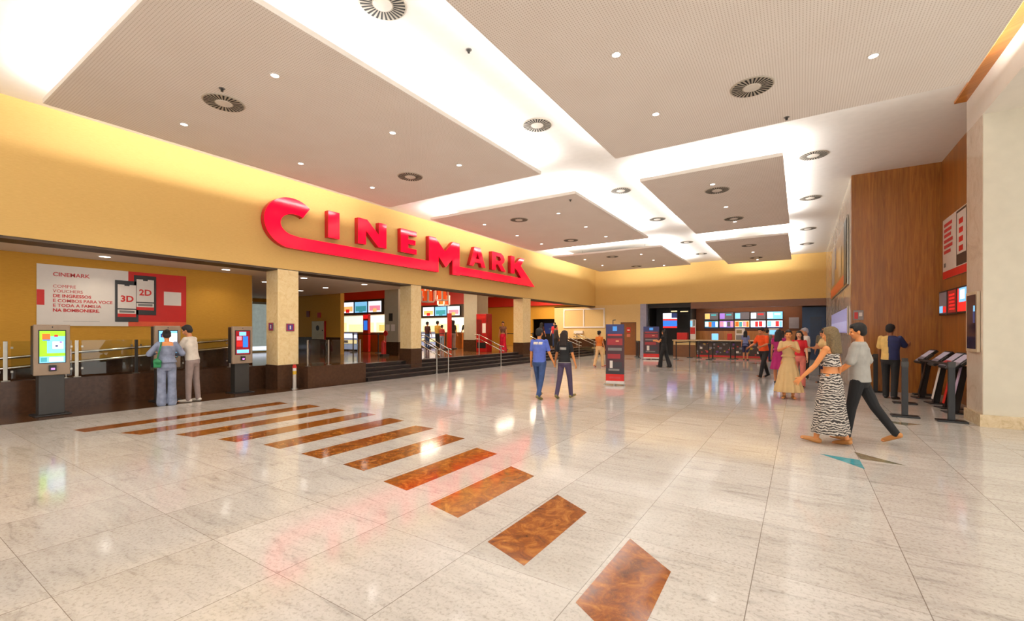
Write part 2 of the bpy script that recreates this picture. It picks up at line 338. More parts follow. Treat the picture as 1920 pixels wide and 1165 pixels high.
# facade columns
def fcol(y0, y1, z0, t):
    o = struct('column_facade', bev(B(-12.58, y0, z0+.0, XL, y1, 3.3), .004, 1), M_CREAMST)
    bm = B(-12.595, y0-.015, 0, XL+.012, y1+.015, t); struct('trim_column', bm, M_PLINTH)
fcol(6.77, 7.37, .66, .66); fcol(11.75, 12.27, .9, .95); fcol(19.62, 20.4, .9, 1.0)
for (x, y, z, yaw, w) in ((-12.3, 6.752, 1.72, 0, 'camera-facing side'), (XL+.002, 7.12, 1.7, PI/2, 'hall-facing side')):
    t = thing('wall_sign', 'small purple and red square plaque on the %s of the nearest cream column' % w, 'sign', (x, y, z), yaw, 'plaques on the nearest column')
    art('plate', t, [(-.11, -.1, .11, .1, mat('plaque_red', (170, 40, 60), .4)), (-.08, -.08, .08, .08, mat('plaque_purple', (84, 60, 130), .4)), (-.02, -.05, .02, .05, M_PW)], -.012)
    obj('backing', B(-.12, -.01, -.11, .12, .0, .11), M_GREY, t)

# ------------------------------------------------------------------ ceiling panels, vents, downlights
pl_names = ['large perforated ceiling panel hanging nearest above the big red sign, left foreground', 'largest perforated ceiling panel, at upper right beside the white beam',
            'perforated ceiling panel in the middle row nearer the ochre facade', 'perforated ceiling panel in the middle row nearer the wood wall',
            'farthest perforated ceiling panel nearer the ochre facade', 'farthest perforated ceiling panel nearer the wood wall', 'ceiling panel behind the camera on the facade side', 'ceiling panel behind the camera on the beam side']
for i, (x0, x1, y0, y1) in enumerate(PANELS):
    t = thing('ceiling_panel', pl_names[i], 'ceiling panel', ((x0+x1)/2, (y0+y1)/2, ZP), 0, 'suspended ceiling panels with hidden lighting')
    w, d = (x1-x0)/2, (y1-y0)/2
    obj('panel_face', B(-w+.01, -d+.01, 0, w-.01, d-.01, .06), M_PANEL, t)
    bm = new(); box(bm, -w, -d, .002, w, -d+.01, .08); box(bm, -w, d-.01, .002, w, d, .08); box(bm, -w, -d+.01, .002, -w+.01, d-.01, .08); box(bm, w-.01, -d+.01, .002, w, d-.01, .08)
    obj('edge_trim', bm, M_PANELSIDE, t)
    bm = new()
    for sx in (-1, 1):
        box(bm, sx*(w-.14)-.03, -d+.1, .06, sx*(w-.14)+.03, d-.1, .1)
    obj('light_channel', bm, M_STEEL, t)
    bm = new()
    for a in (-w*.6, w*.6):
        for b in (-d*.6, 0, d*.6): cyl(bm, (a, b, .06), (a, b, ZC-ZP), .006, seg=6)
    obj('hanger', bm, M_STEEL, t)
def vent(seg=28):
    t = thing('ceiling_vent', 'x', 'ceiling vent')
    bm = new(); cyl(bm, (0, 0, -.012), (0, 0, 0), .30, .31, 40); obj('plate', bm, mat('vent_plate', (186, 176, 160), .5, metal=0), t)
    bm = new(); cyl(bm, (0, 0, -.02), (0, 0, -.012), .115, .12, 30); obj('hub', bm, mat('vent_hub', (222, 214, 202), .5), t)
    bm = new()
    for k in range(seg):
        a = 2*PI*k/seg; c, s = math.cos(a), math.sin(a); w0, w1 = .007, .015
        pts = [(.135*c-w0*-s, .135*s-w0*c), (.135*c+w0*-s, .135*s+w0*c), (.285*c+w1*-s, .285*s+w1*c), (.285*c-w1*-s, .285*s-w1*c)]
        prism(bm, pts, 'z', -.0145, -.011)
    obj('slots', bm, mat('vent_slot', (22, 19, 16), .7), t)
    return t
V0 = None
vents = [(-8.05, 3.63, ZP, 'near end of the nearest left panel'), (-8.05, 7.85, ZP, 'far end of the nearest left panel'), (-8.05, 12.9, ZP, 'near end of the middle left panel'), (-8.05, 17.0, ZP, 'far end of the middle left panel'),
         (-1.88, 13.1, ZP, 'near end of the middle right panel'), (-1.88, 16.7, ZP, 'far end of the middle right panel'), (-.63, 7.85, ZP, 'largest panel at upper right'), (-8.05, 21.9, ZP, 'near end of the farthest left panel'),
         (-8.05, 25.9, ZP, 'far end of the farthest left panel'), (-1.9, 22.3, ZP, 'near end of the farthest right panel'), (-1.9, 26.2, ZP, 'far end of the farthest right panel'),
         (-4.55, 3.95, ZC, 'white strip, cut by the top edge of the photo'), (-4.55, 8.0, ZC, 'white strip, second from the top of the photo'), (-4.55, 13.1, ZC, 'white crossing between the four nearest panels'), (-4.55, 17.2, ZC, 'white strip beside the middle panels'),
         (-4.55, 22.4, ZC, 'white strip between the farthest panels'), (-4.55, 26.2, ZC, 'white strip nearest the back wall'), (.27, 13.0, ZC, 'white ceiling nearest the wood wall'), (.27, 17.1, ZC, 'white ceiling, second along the wood wall side'),
         (.27, 22.2, ZC, 'white ceiling, third along the wood wall side'), (.27, 26.0, ZC, 'white ceiling, last of the wood wall side row')]
for (x, y, z, w) in vents:
    t = V0 = vent() if V0 is None else copy_tree(V0)
    t.location = (x, y, z-.001); t['label'] = 'round slotted air vent, '+w; t['group'] = 'round ceiling air vents'
def downlight():
    t = thing('ceiling_light', 'x', 'ceiling light')
    obj('rim', ring(new(), (0, 0, -.008), .055, .075, .008, 24), M_PW, t)
    bm = new(); cyl(bm, (0, 0, -.004), (0, 0, 0), .056, seg=20); obj('lamp', bm, G_LAMP, t); return t
D0 = None
def panel_word(x, y):
    s = 'left' if x < -4.5 else 'right'
    r = 'nearest' if y < 10 else 'middle' if y < 19 else 'farthest'
    return '%s %s panel' % (r, s)
dl = [(-6.55, 3.65), (-9.5, 3.61), (-6.55, 5.93), (-9.5, 5.89), (-6.55, 7.91), (-9.5, 7.9), (-2.12, 5.92), (.85, 7.87), (-2.12, 7.92), (-6.55, 12.9), (-9.45, 12.82), (-9.45, 15.0), (-9.45, 17.0), (-6.55, 15.1), (-6.55, 17.1),
      (-1.9, 12.5), (-1.9, 15.0), (-1.9, 17.2), (-9.6, 22.0), (-9.6, 24.5), (-6.6, 22.0), (-6.6, 24.2), (-1.9, 24.3), (-1.9, 27.0), (-6.6, 26.4), (.85, 5.92), (-2.12, 3.65), (.85, 3.65),
      (-9.5, -1), (-6.55, -1), (-2.12, -1), (.85, -1), (-6.55, -4.5), (-2.12, -4.5)]
cnt = {}
for (x, y) in dl:
    t = D0 = downlight() if D0 is None else copy_tree(D0)
    t.location = (x, y, ZP-.001); w = panel_word(x, y); k = cnt.get(w, 0); cnt[w] = k+1
    side = 'facade-side row' if x in (-9.5, -9.45, -9.6) else 'aisle-side row'
    if x == .85: side = 'beam-side row'
    key = (w, side); q = cnt.get(key, 0); cnt[key] = q+1
    t['label'] = 'bright recessed downlight, %s of the %s in the %s%s' % (ORD[q], side, w, ', out of view' if y < 0 else ''); t['group'] = 'small recessed downlights'
    light('downlight_lamp', 'SPOT', (x, y, ZP-.03), DOWN, (1, .955, .90), spot_size=R(125), spot_blend=.6, shadow_soft_size=.06)
for (x, y, z, w) in ((-5.58, 11.75, ZP, 'near corner of the middle left panel'), (-7.6, 3.4, ZP, 'beside the vent of the nearest left panel'), (-4.2, 5.3, ZC, 'on the white strip beside the nearest left panel'), (-.2, 9.3, ZP, 'at the far edge of the largest panel')):
    t = thing('sprinkler_head', 'tiny dark sprinkler head '+w, 'sprinkler', (x, y, z), 0, 'ceiling sprinkler heads')
    bm = new(); cyl(bm, (0, 0, -.006), (0, 0, 0), .045, seg=18); obj('collar', bm, M_GREY, t)
    bm = new(); cyl(bm, (0, 0, -.05), (0, 0, -.006), .018, .024, seg=12); obj('head', bm, M_DGREY, t)
# interior downlights
def lobby_light():
    t = thing('lobby_ceiling_light', 'x', 'ceiling light')
    obj('rim', ring(new(), (0, 0, -.012), .10, .125, .012, 24), M_PW, t)
    bm = new(); cyl(bm, (0, 0, -.006), (0, 0, 0), .102, seg=20); obj('lamp', bm, G_LAMP, t); return t
L0 = None
ll = [(-13.3, 1.0), (-13.3, 3.5), (-13.3, 6.05), (-13.3, 8.35), (-13.3, 10.7), (-15.5, 8.3), (-15.6, 10.7), (-17.6, 10.9)]
for i, (x, y) in enumerate(ll):
    t = L0 = lobby_light() if L0 is None else copy_tree(L0)
    t.location = (x, y, 3.3); t['group'] = 'round lights in the low soffit'
    t['label'] = 'round bright light in the low soffit, ' + ['out of view at the left', 'above the white and red poster', 'between the poster and the nearest column', 'just right of the nearest column', 'left of the second column', 'left of the nearest column, deeper in', 'smaller, toward the food counter', 'smallest, beside the nearest column'][i]
    light('lobby_lamp', 'SPOT', (x, y, 3.26), LOBBY, (1, .86, .66), spot_size=R(140), spot_blend=.7, shadow_soft_size=.1)
for (x, y, e) in ((-20, 17.5, 240), (-15, 16, 190), (-19, 23, 240), (-14.5, 23, 210), (-15, 27, 190)):
    light('lobby_area', 'AREA', (x, y, 4.25), e, (1, .84, .62), (0, 0, 0), shape='RECTANGLE', size=2.0, size_y=2.0)

# ------------------------------------------------------------------ floor inlays
near = [(2.23, 5.6, -9.87), (2.6, 5.75, -8.95), (3.0, 5.75, -8.1), (3.2, 5.77, -7.22), (3.37, 5.66, -6.34), (3.39, 5.45, -5.46), (3.39, 5.24, -4.6), (3.24, 4.87, -3.72), (3.05, 4.42, -2.87), (2.74, 3.9, -1.99), (2.38, 3.2, -1.1)]
sl = [.05, .13, .08, .06, 0, 0, -.05, -.1, -.16, -.24, -.3]
for i, (ya, yb, x) in enumerate(near):
    w = .41 if i > 0 else .38
    s = sl[i]
    pts = [(x, ya if s <= 0 else ya-s/2), (x+w, ya+s if s < 0 else ya+s/2), (x+w, yb-(.02 if i < 5 else -s*1.0)), (x, yb)]
    if i == 10: pts = [(-1.11, 2.41), (-.70, 2.15), (-.72, 3.06), (-1.10, 3.38)]
    elif i >= 6: pts = [(x, ya), (x+w, ya+s*.6), (x+w, yb+s*1.0), (x, yb)]
    o = obj('floor_inlay', prism(new(), pts, 'z', -.01, .0015), M_INLAY)
    tag(o, 'brown marble floor stripe, %s from the left in the near arc' % ORD[i], 'floor inlay', 'brown marble stripes in the near arc')
far = [(-11.2, 24.0), (-10.2, 24.4), (-9.3, 24.7), (-8.4, 25.0), (-7.5, 25.1), (-6.6, 25.1), (-5.7, 25.2), (-4.75, 24.9), (-3.85, 25.0), (-2.95, 25.1), (-2.0, 25.0), (-1.1, 24.8)]
for i, (x, y) in enumerate(far):
    o = obj('floor_inlay', prism(new(), [(x, y-.35), (x+.42, y-.35), (x+.42, y+.35), (x, y+.35)], 'z', -.01, .0015), M_INLAY)
    tag(o, 'short brown marble floor stripe far back, %s from the left' % ORD[i], 'floor inlay', 'brown marble stripes in the far row')
o = obj('floor_inlay', prism(new(), [(.22, 7.05), (.44, 6.80), (.63, 6.55), (.62, 6.98)], 'z', -.01, .0016), mat('teal_marble', (66, 150, 160), .1, var=.1, scale=12)); tag(o, 'small teal triangle set in the floor below the walking couple', 'floor inlay')
o = obj('floor_inlay', prism(new(), [(.60, 7.42), (1.06, 6.98), (.635, 7.04)], 'z', -.01, .0014), mat('olive_marble', (120, 114, 92), .1, var=.1, scale=12)); tag(o, 'long grey-green triangle set in the floor beside the teal one', 'floor inlay')
o = obj('floor_inlay', prism(new(), [(1.1, 10.35), (1.75, 10.2), (1.5, 9.95)], 'z', -.01, .0014), mat('olive_marble')); tag(o, 'flat olive triangle set in the floor by the left black queue post', 'floor inlay')

# ------------------------------------------------------------------ the big sign
t = thing('cinema_sign', 'huge glossy red CINEMARK lettering across the ochre facade wall', 'sign', (XL+.02, 13, 4.4), 0)
OX, OY, OZ = XL+.02, 13, 4.4
def sgn(name, polys, lab=None):
    bm = new()
    for p in polys: prism(bm, [(a-OY, b-OZ) for a, b in p], 'x', .0, .17, 1, 0)
    o = obj(name, bm, [M_SIGN, M_SIGNSIDE], t)
    # front face material 0
    for f in o.data.polygons: f.material_index = 0 if f.normal.x > .9 else 1
    if lab: o['label'] = lab
def arc(cy, cz, ry, rz, a0, a1, n=26): return [(cy+ry*math.cos(R(a0+(a1-a0)*i/n)), cz+rz*math.sin(R(a0+(a1-a0)*i/n))) for i in range(n+1)]
outer = arc(7.08, 4.58, .78, .70, 48, 258, 30); inner = arc(7.16, 4.55, .42, .30, 250, 62, 22)
sgn('letter_c', [outer+[(7.3, 3.89), (13.02, 3.89), (12.49, 4.26), (7.3, 4.23)]+inner+[(7.38, 4.79)]], 'letter C whose foot runs on as a long bar')
sgn('letter_i', [[(8.19, 4.4), (8.58, 4.4), (8.58, 5.2), (8.19, 5.2)]])
sgn('letter_n', [[(9.26, 4.4), (9.57, 4.4), (9.57, 4.86), (10.08, 4.4), (10.42, 4.4), (10.42, 5.22), (10.1, 5.22), (10.1, 4.8), (9.62, 5.22), (9.26, 5.22)]])
sgn('letter_e', [[(11.07, 4.4), (11.84, 4.4), (11.84, 4.58), (11.42, 4.58), (11.42, 4.73), (11.78, 4.73), (11.78, 4.9), (11.42, 4.9), (11.42, 5.05), (11.84, 5.05), (11.84, 5.23), (11.07, 5.23)]])
sgn('letter_m', [[(12.49, 4.26), (13.02, 3.89), (13.02, 4.52), (13.44, 4.13), (13.85, 4.5), (13.85, 3.89), (14.3, 3.89), (14.3, 5.21), (13.88, 5.21), (13.4, 4.75), (12.86, 5.21), (12.49, 5.21)]])
sgn('letter_a', [[(14.96, 4.41), (15.22, 4.41), (15.33, 4.58), (15.40, 4.74), (15.52, 5.03), (15.64, 4.74), (15.40, 4.74), (15.33, 4.58), (15.75, 4.58), (15.82, 4.42), (16.1, 4.42), (15.72, 5.25), (15.3, 5.25)]])
sgn('letter_r', [[(16.61, 4.42), (16.92, 4.42), (16.92, 4.70), (16.92, 4.88), (16.92, 5.08), (17.26, 5.08), (17.33, 4.98), (17.28, 4.88), (16.92, 4.88), (16.92, 4.70), (17.08, 4.70), (17.38, 4.43), (17.74, 4.43), (17.40, 4.74), (17.58, 4.84), (17.64, 4.98), (17.56, 5.14), (17.35, 5.25), (16.61, 5.25)]])
sgn('letter_k', [[(18.18, 4.43), (18.52, 4.43), (18.52, 4.72), (18.75, 4.62), (19.16, 4.26), (14.3, 4.26), (14.3, 3.93), (20.5, 3.93), (19.1, 4.88), (19.46, 5.28), (19.08, 5.28), (18.52, 4.9), (18.52, 5.27), (18.18, 5.27)]], 'letter K whose leg sweeps into an underline bar')
# ------------------------------------------------------------------ poster on the alcove wall  (local x = along +Y, facing +X)
t = thing('poster', 'wide white and red voucher poster on the ochre alcove wall', 'poster', (-14.09, 2.56, 1.72), PI/2)
PW, PH = 2.84, 1.37
obj('board', B(0, -.012, 0, PW, 0, PH), M_PW, t)
art('red_field', t, [(1.59, 0, PW, PH, M_PR), (2.33, .56, 2.72, .92, M_PW), (1.59, 0, PW, .12, mat('poster_orange', (226, 90, 50), .5))], -.013)
art('red_tab', t, [(.0, .46, .12, .80, M_PR)], -.013)
art('small_print', t, [(.42, .10, 1.05, .104, M_GREY)], -.013)
for (px, pz, pw_, ph_) in ((1.70, .29, .46, 1.0), (1.33, .11, .46, 1.02)):
    b = obj('phone_picture', bev(B(px, -.028, pz, px+pw_, -.016, pz+ph_), .004, 1), M_PHONE, t)
    art('phone_screen', b, [(px+.05, pz+.12, px+pw_-.05, pz+ph_-.1, M_PW), (px+.05, pz+.12, px+pw_-.05, pz+.2, M_PR), (px+.05, pz+.30, px+pw_-.05, pz+.33, M_PHONE), (px+.18, pz+ph_-.13, px+pw_-.18, pz+ph_-.1, M_PHONE), (px+.08, pz+.225, px+pw_-.08, pz+.28, M_GREY)], -.0285)
    text('phone_text', b, '3D' if px < 1.6 else '2D', .21, px+.10, -.033, pz+.50, M_PR, .006)
text('lettering', t, 'CINEMARK', .125, .25, -.0145, 1.12, M_PINKTXT, .002)
for k, (s, b_) in enumerate((('COMPRE', 0), ('VOUCHERS', 0), ('DE INGRESSOS', .003), ('E COMBOS PARA VOCE', .002), ('E TODA A FAMILIA', .002), ('NA BOMBONIERE.', .004))):
    text('lettering', t, s, .098, .25, -.0145, .86-k*.108, M_PINKTXT, b_)

# ------------------------------------------------------------------ ramp handrail, glass balustrade
for k in range(2):
    bm = new(); z0 = .0-.22*k
    pts = [(-13.95, -3.0, .75+z0+.0), (-13.95, 2.0, 1.03+z0), (-13.95, 7.0, 1.38+z0)]
    tube(bm, pts, .034)
    for y in (-2, -.3, 1.4, 3.1, 4.8, 6.5):
        zz = 1.03+(y-2)*.07+z0; cyl(bm, (-14.1, y, zz), (-13.95, y, zz), .01)
    tag(obj('wall_handrail', bm, M_CHROME, smooth=True), 'polished %s handrail climbing the ochre ramp wall' % ('upper', 'lower')[k], 'handrail', 'pair of ramp handrails')
glass_ys = [-.1, .92, 1.94, 2.96, 3.98, 5.0, 6.02]
for i, y in enumerate(glass_ys):
    t = thing('balustrade_post', 'steel post of the glass balustrade, %s from the left' % ORD[max(0, i-1)] if i else 'steel balustrade post out of view at the far left', 'post', (-13.0, y, .62), 0, 'glass balustrade posts on the left plinth')
    obj('upright', bev(B(-.012, -.03, .01, .012, .03, .78), .004, 1), M_STEEL if i != 4 else M_DGREY, t)
    obj('foot', bev(B(-.05, -.06, 0, .05, .06, .012), .003, 1), M_STEEL, t)
for i in range(6):
    y = glass_ys[i]
    o = obj('balustrade_glass', B(-13.006, y+.075, .66, -12.994, y+.945, 1.4), M_GLASS); tag(o, 'clear glass balustrade panel on the left brown plinth, %s from the left' % ORD[i], 'glass panel', 'glass panels on the left plinth')
    for yy in (y+.08, y+.93):
        for z in (.78, 1.25): obj('clip', B(-13.015, yy-.012, z, -12.985, yy+.022, z+.04), M_STEEL, o)
for i, y in enumerate((7.48, 8.14, 9.27)):
    t = thing('balustrade_post', 'steel post of the glass balustrade by the steps, %s' % ('beside the nearest column', 'in the middle', 'at the step end')[i], 'post', (-11.72, y, .6), 0, 'glass balustrade posts beside the steps')
    obj('upright', bev(B(-.012, -.025, .01, .012, .025, .74), .004, 1), M_STEEL, t); obj('foot', bev(B(-.05, -.06, 0, .05, .06, .012), .003, 1), M_STEEL, t)
for i, (y, y2) in enumerate(((7.56, 8.06), (8.22, 9.19))):
    tag(obj('balustrade_glass', B(-11.726, y, .64, -11.714, y2, 1.34), M_GLASS), 'clear glass panel on the short plinth, %s' % ('next to the nearest column', 'nearer the steps')[i], 'glass panel', 'glass panels beside the steps')
hr = ['nearest rail, right after the second column', 'second rail, beside the nearest one', 'rail in front of the red vending machine', 'rail just right of the farthest column', 'rail behind the black-shirted walker', 'last rail, near the back corner']
for i, y in enumerate((12.45, 13.1, 16.7, 20.9, 25.2, 27.6)):
    t = thing('stair_handrail', 'double chrome stair rail on the dark steps, '+hr[i], 'handrail', (-12.0, y, 0), 0, 'stair rails on the dark steps')
    for (x, z0, z1) in ((.62, 0, .92), (-.62, .5, 1.4)):
        bm = new(); cyl(bm, (x, 0, z0), (x, 0, z1), .022); cyl(bm, (x, 0, z0), (x, 0, z0+.012), .05); obj('post', bm, M_STEEL, t, smooth=False)
    for dz in (0, -.2):
        obj('rail', tube(new(), [(-.85, 0, 1.42+dz), (-.6, 0, 1.42+dz), (.62, 0, .92+dz), (.78, 0, .9+dz)], .022), M_CHROME, t, smooth=True)

# ------------------------------------------------------------------ ticket kiosks on the left
def kiosk(x, y, label, sc):
    t = thing('ticket_kiosk', label, 'kiosk', (x, y, 0), PI/2, 'self-service ticket kiosks along the left plinth')
    obj('base_plate', bev(B(-.34, -.22, 0, .34, .26, .02), .006, 1), M_BLACK, t)
    obj('pedestal', bev(B(-.24, -.08, .02, .24, .14, .80), .01, 2), M_DGREY, t)
    obj('housing', bev(B(-.335, -.11, .76, .335, -.03, 1.72), .02, 3), M_TAUPE, t)
    obj('back_shell', bev(B(-.34, -.03, .78, .34, .12, 1.70), .02, 2), M_BLACK, t)
    obj('screen_bezel', B(-.255, -.116, .99, .255, -.108, 1.62), M_BLACK, t)
    art('screen', t, sc, -.118)
    t.scale = (.74, 1, 1)
    r = obj('card_reader', bev(B(-.07, -.15, .84, .07, -.108, .95), .008, 2), M_BLACK, t)
    art('reader_light', r, [(-.035, .865, .035, .90, E_('violet', (220, 120, 230), 1.4))], -.152)
    c = new(); cyl(c, (0, -.114, 1.675), (0, -.108, 1.675), .012); obj('camera', c, M_BLACK, t)
    return t
a, b_, c0, d0 = -.235, .235, 1.0, 1.6
kiosk(-12.05, 2.38, 'ticket kiosk at the far left with a lime green screen', [(a, c0, b_, d0, G_LIME), (-.10, 1.18, b_, 1.46, G_SKY), (-.04, 1.22, b_, 1.5, G_SKY), (0, 1.26, .2, 1.40, G_WHITE), (-.19, 1.44, -.04, 1.55, G_ORG), (-.18, 1.42, -.05, 1.44, G_BLUE), (.03, 1.49, .10, 1.53, G_RED), (a, c0, b_, 1.12, G_SKY), (a+.02, 1.02, -.1, 1.10, G_TEAL), (-.06, 1.02, .2, 1.1, G_WHITE), (.05, 1.3, .1, 1.33, G_NAVY), (.13, 1.37, .17, 1.4, G_PUR)])
kiosk(-12.2, 4.28, 'ticket kiosk with a pale blue screen in front of the denim-clad woman', [(a, c0, b_, d0, G_SKY), (-.1, 1.25, b_, d0-.05, G_WHITE), (-.19, 1.46, -.1, 1.54, G_NAVY), (a, 1.0, b_, 1.1, G_TEAL)])
kiosk(-12.2, 5.9, 'ticket kiosk with a red screen beside the nearest column', [(a, c0, b_, d0, G_DARKRED), (-.12, 1.48, .11, 1.58, G_SKY), (-.2, 1.36, -.04, 1.46, G_PINK), (0, 1.18, .17, 1.46, G_BLUE), (-.2, 1.2, -.02, 1.34, G_RED), (-.2, 1.03, .2, 1.12, G_SKY)])
for (x, y, z, lab) in ((-12.92, 2.78, .36, 'small red and white leaflet holder beside the lime-screened kiosk'), (-12.92, 6.45, .62, 'small white card holder beside the red-screened kiosk')):
    t = thing('leaflet_holder', lab, 'leaflet holder', (x, y, .62), PI/2, 'leaflet holders by the kiosks')
    bm = new(); cyl(bm, (0, 0, 0), (0, 0, z), .008); cyl(bm, (0, 0, 0), (0, 0, .012), .09); obj('pole', bm, M_STEEL, t)
    obj('holder', bev(B(-.08, -.01, z, .08, .008, z+.24), .004, 1), M_PW, t)
    art('leaflet', t, [(-.07, z+.01, .07, z+.23, M_PW), (-.06, z+.12, .06, z+.20, M_PINKTXT), (-.05, z+.03, 0, z+.1, M_GREY), (.01, z+.02, .06, z+.09, M_RED)], -.0115)
t = thing('dispenser_stand', 'short clear stand with red and yellow top in front of the nearest column', 'stand', (-11.75, 7.1, 0))
bm = new(); cyl(bm, (0, 0, 0), (0, 0, .02), .10); obj('base', bm, M_STEEL, t)
bm = new(); cyl(bm, (0, 0, .02), (0, 0, .4), .05, .045); obj('clear_tube', bm, mat('frosted', (190, 180, 168), .3), t)
bm = new(); cyl(bm, (0, 0, .4), (0, 0, .5), .05); obj('yellow_band', bm, mat('yellow', (214, 170, 40), .4), t)
bm = new(); cyl(bm, (0, 0, .5), (0, 0, .58), .05, .045); obj('white_band', bm, M_PW, t)
bm = new(); cyl(bm, (0, 0, .58), (0, 0, .67), .06, .035); obj('red_cap', bm, M_RED, t)
# hydrant cabinet on the lobby wall
t = thing('hydrant_cabinet', 'pale grey fire hose cabinet with a round window on the ochre lobby wall', 'hydrant cabinet', (-19.75, 13.19, 1.2))
obj('body', bev(B(-.48, -.08, 0, .48, 0, .88), .01, 1), mat('cabinet_grey', (196, 190, 160), .4), t)
obj('red_side', B(.48, -.06, -.02, .56, 0, .88), M_RED, t)
bm = new(); cyl(bm, (0, -.085, .55), (0, -.08, .55), .13, seg=20); obj('round_window', bm, M_PHONE, t)
obj('latch', B(.38, -.1, .4, .44, -.08, .46), M_DGREY, t)
tag(obj('alarm_sign', bev(B(-19.85, 13.16, 2.25, -19.6, 13.2, 2.5), .01, 1), M_RED), 'small red alarm sign above the fire hose cabinet', 'sign')
tag(obj('alarm_button', bev(B(-20.75, 13.15, 2.3, -20.5, 13.2, 2.6), .01, 1), mat('maroon', (130, 40, 30), .4)), 'small maroon alarm box left of the fire hose cabinet', 'alarm box')

# ------------------------------------------------------------------ concession stands in the lobby
def screens(parent, x0, x1, z0, z1, y, n):
    pal = [[G_WHITE, G_YEL, G_RED], [G_SKY, G_TEAL, G_TEAL], [G_WHITE, G_PINK, G_YEL]]
    w = (x1-x0)/n
    for k in range(n):
        xa, xb = x0+k*w+.03, x0+(k+1)*w-.03; p = pal[k % 3]
        s = obj('menu_screen', B(xa, y, z0, xb, y+.06, z1), M_BLACK, parent)
        art('screen_picture', s, [(xa+.02, z0+.02, xb-.02, z1-.02, p[0]), (xa+.1, z0+.1, xb-.1, z0+(z1-z0)*.6, p[1]), ((xa+xb)/2-.15, z0+.03, (xa+xb)/2+.15, z0+(z1-z0)*.35, p[2])], y-.002)
def stand(lab, x0, x1, y, zt, lx):
    t = thing('food_counter', lab, 'food counter', ((x0+x1)/2, y, .5)); w = (x1-x0)/2
    obj('back_panel', B(-w-2.6, 1.6, 0, w, 1.7, 3.6), M_PW, t)
    art('lit_back_panel', t, [(-w-2.6, .9, w, 2.0, G_MINT), (-w-2.4, .95, -w-1.6, 1.6, G_CREAM), (-w-1.4, .95, -w-.1, 1.5, G_CREAM), (-w+.2, .95, -w+.9, 1.6, G_CREAM), (-w+1.1, .95, -w+2.0, 1.6, G_CREAM), (-w+1.35, 1.1, -w+1.8, 1.45, G_YEL), (0.4, .95, w-.1, 1.5, G_CREAM), (.6, 1.45, 1.2, 1.6, G_ORG)], 1.58)
    obj('header', B(-w, -.1, 1.98, w, .2, 2.80), mat('dark_header', (52, 36, 26), .5), t)
    obj('fascia', B(-w, -.12, 2.80, w+.2, .1, 3.8), M_REDWALL, t)
    screens(t, -w+.25, w-.1 if w < 2 else w-.6, 2.08, 2.7, -.16, 3)
    obj('counter', bev(B(-.2, -.1, 0, w, .5, .98), .01, 1), M_ORANGEW, t)
    obj('counter_top', bev(B(-.25, -.15, .98, w, .55, 1.03), .01, 1), mat('counter_top', (150, 140, 120), .3), t)
    f = obj('display_fridge', B(-w, -.05, 0, -.3, .5, 1.05), M_DGREY, t)
    art('fridge_glass', f, [(-w+.05, .08, -.35, 1.0, E_('fridge', (150, 160, 190), .7)), (-w+.1, .7, -.4, .95, G_WHITE), (-w+.1, .4, -.4, .6, G_CREAM), (-w+.1, .38, -.4, .4, M_DGREY), (-w+.1, .66, -.4, .68, M_DGREY), (-w+.3, .44, -w+.7, .58, G_GREY)], -.052)
    return t
st1 = stand('lit food counter with three menu screens left of the second column', -21.9, -18.2, 16, 0, 0)
st2 = stand('lit food counter with a queue in front, right of the second column', -21.5, -17.9, 22, 0, 0)
# things on the counters
for (x, y, lab) in ((-19.2, 15.6, 'red ordering totem with a blue screen in front of the left food counter'),):
    t = thing('order_totem', lab, 'totem', (x, y, .5)); obj('body', bev(B(-.22, -.08, 0, .22, .08, 2.0), .02, 1), M_RED, t)
    art('screen', t, [(-.15, 1.15, .15, 1.65, G_BLUE), (-.2, 1.75, .2, 1.95, G_RED)], -.082)
t = thing('red_banner', 'tall narrow red banner stand at the right of the queue', 'banner', (-17.55, 20.3, .5)); obj('panel', bev(B(-.15, -.04, .05, .15, .04, 2.15), .01, 1), M_RED, t); obj('foot', B(-.25, -.15, 0, .25, .15, .05), M_BLACK, t)
t = thing('extinguisher_stand', 'red fire extinguisher stand beside the pale pillar', 'fire extinguisher', (-15.15, 13.2, .5))
bm = new(); cyl(bm, (0, 0, .1), (0, 0, .6), .1); cyl(bm, (0, 0, .6), (0, 0, .7), .1, .03); obj('cylinder', bm, M_RED, t, smooth=False); obj('stand_pole', cyl(new(), (0, .12, 0), (0, .12, 1.0), .02), M_RED, t); bm = new(); cyl(bm, (0, .1, 1.0), (0, .14, 1.0), .12); obj('sign_disc', bm, M_RED, t); obj('foot', B(-.12, -.12, 0, .12, .2, .1), M_DGREY, t)
# pale pillars
bm = B(-16.0, 14, .5, -15.1, 14.9, 4.3); struct('column_lobby', bm, M_GREENISH); struct('trim_pillar', B(-16.02, 13.98, .5, -15.08, 14.92, 1.1), M_PLINTH)
bm = B(-15.4, 19, .5, -14.5, 20.0, 4.3); struct('column_lobby', bm, M_GREENISH); struct('trim_pillar', B(-15.42, 18.98, .5, -14.48, 20.02, 1.12), M_PLINTH)
t = thing('notice', 'small framed dark picture above pale notices on the left pale pillar', 'notice', (-15.6, 13.99, 1.9)); art('sheet', t, [(-.1, .15, .15, .5, M_DGREY), (-.3, -.3, -.05, .0, M_PW), (.05, -.3, .3, .0, M_PW)], -.004)
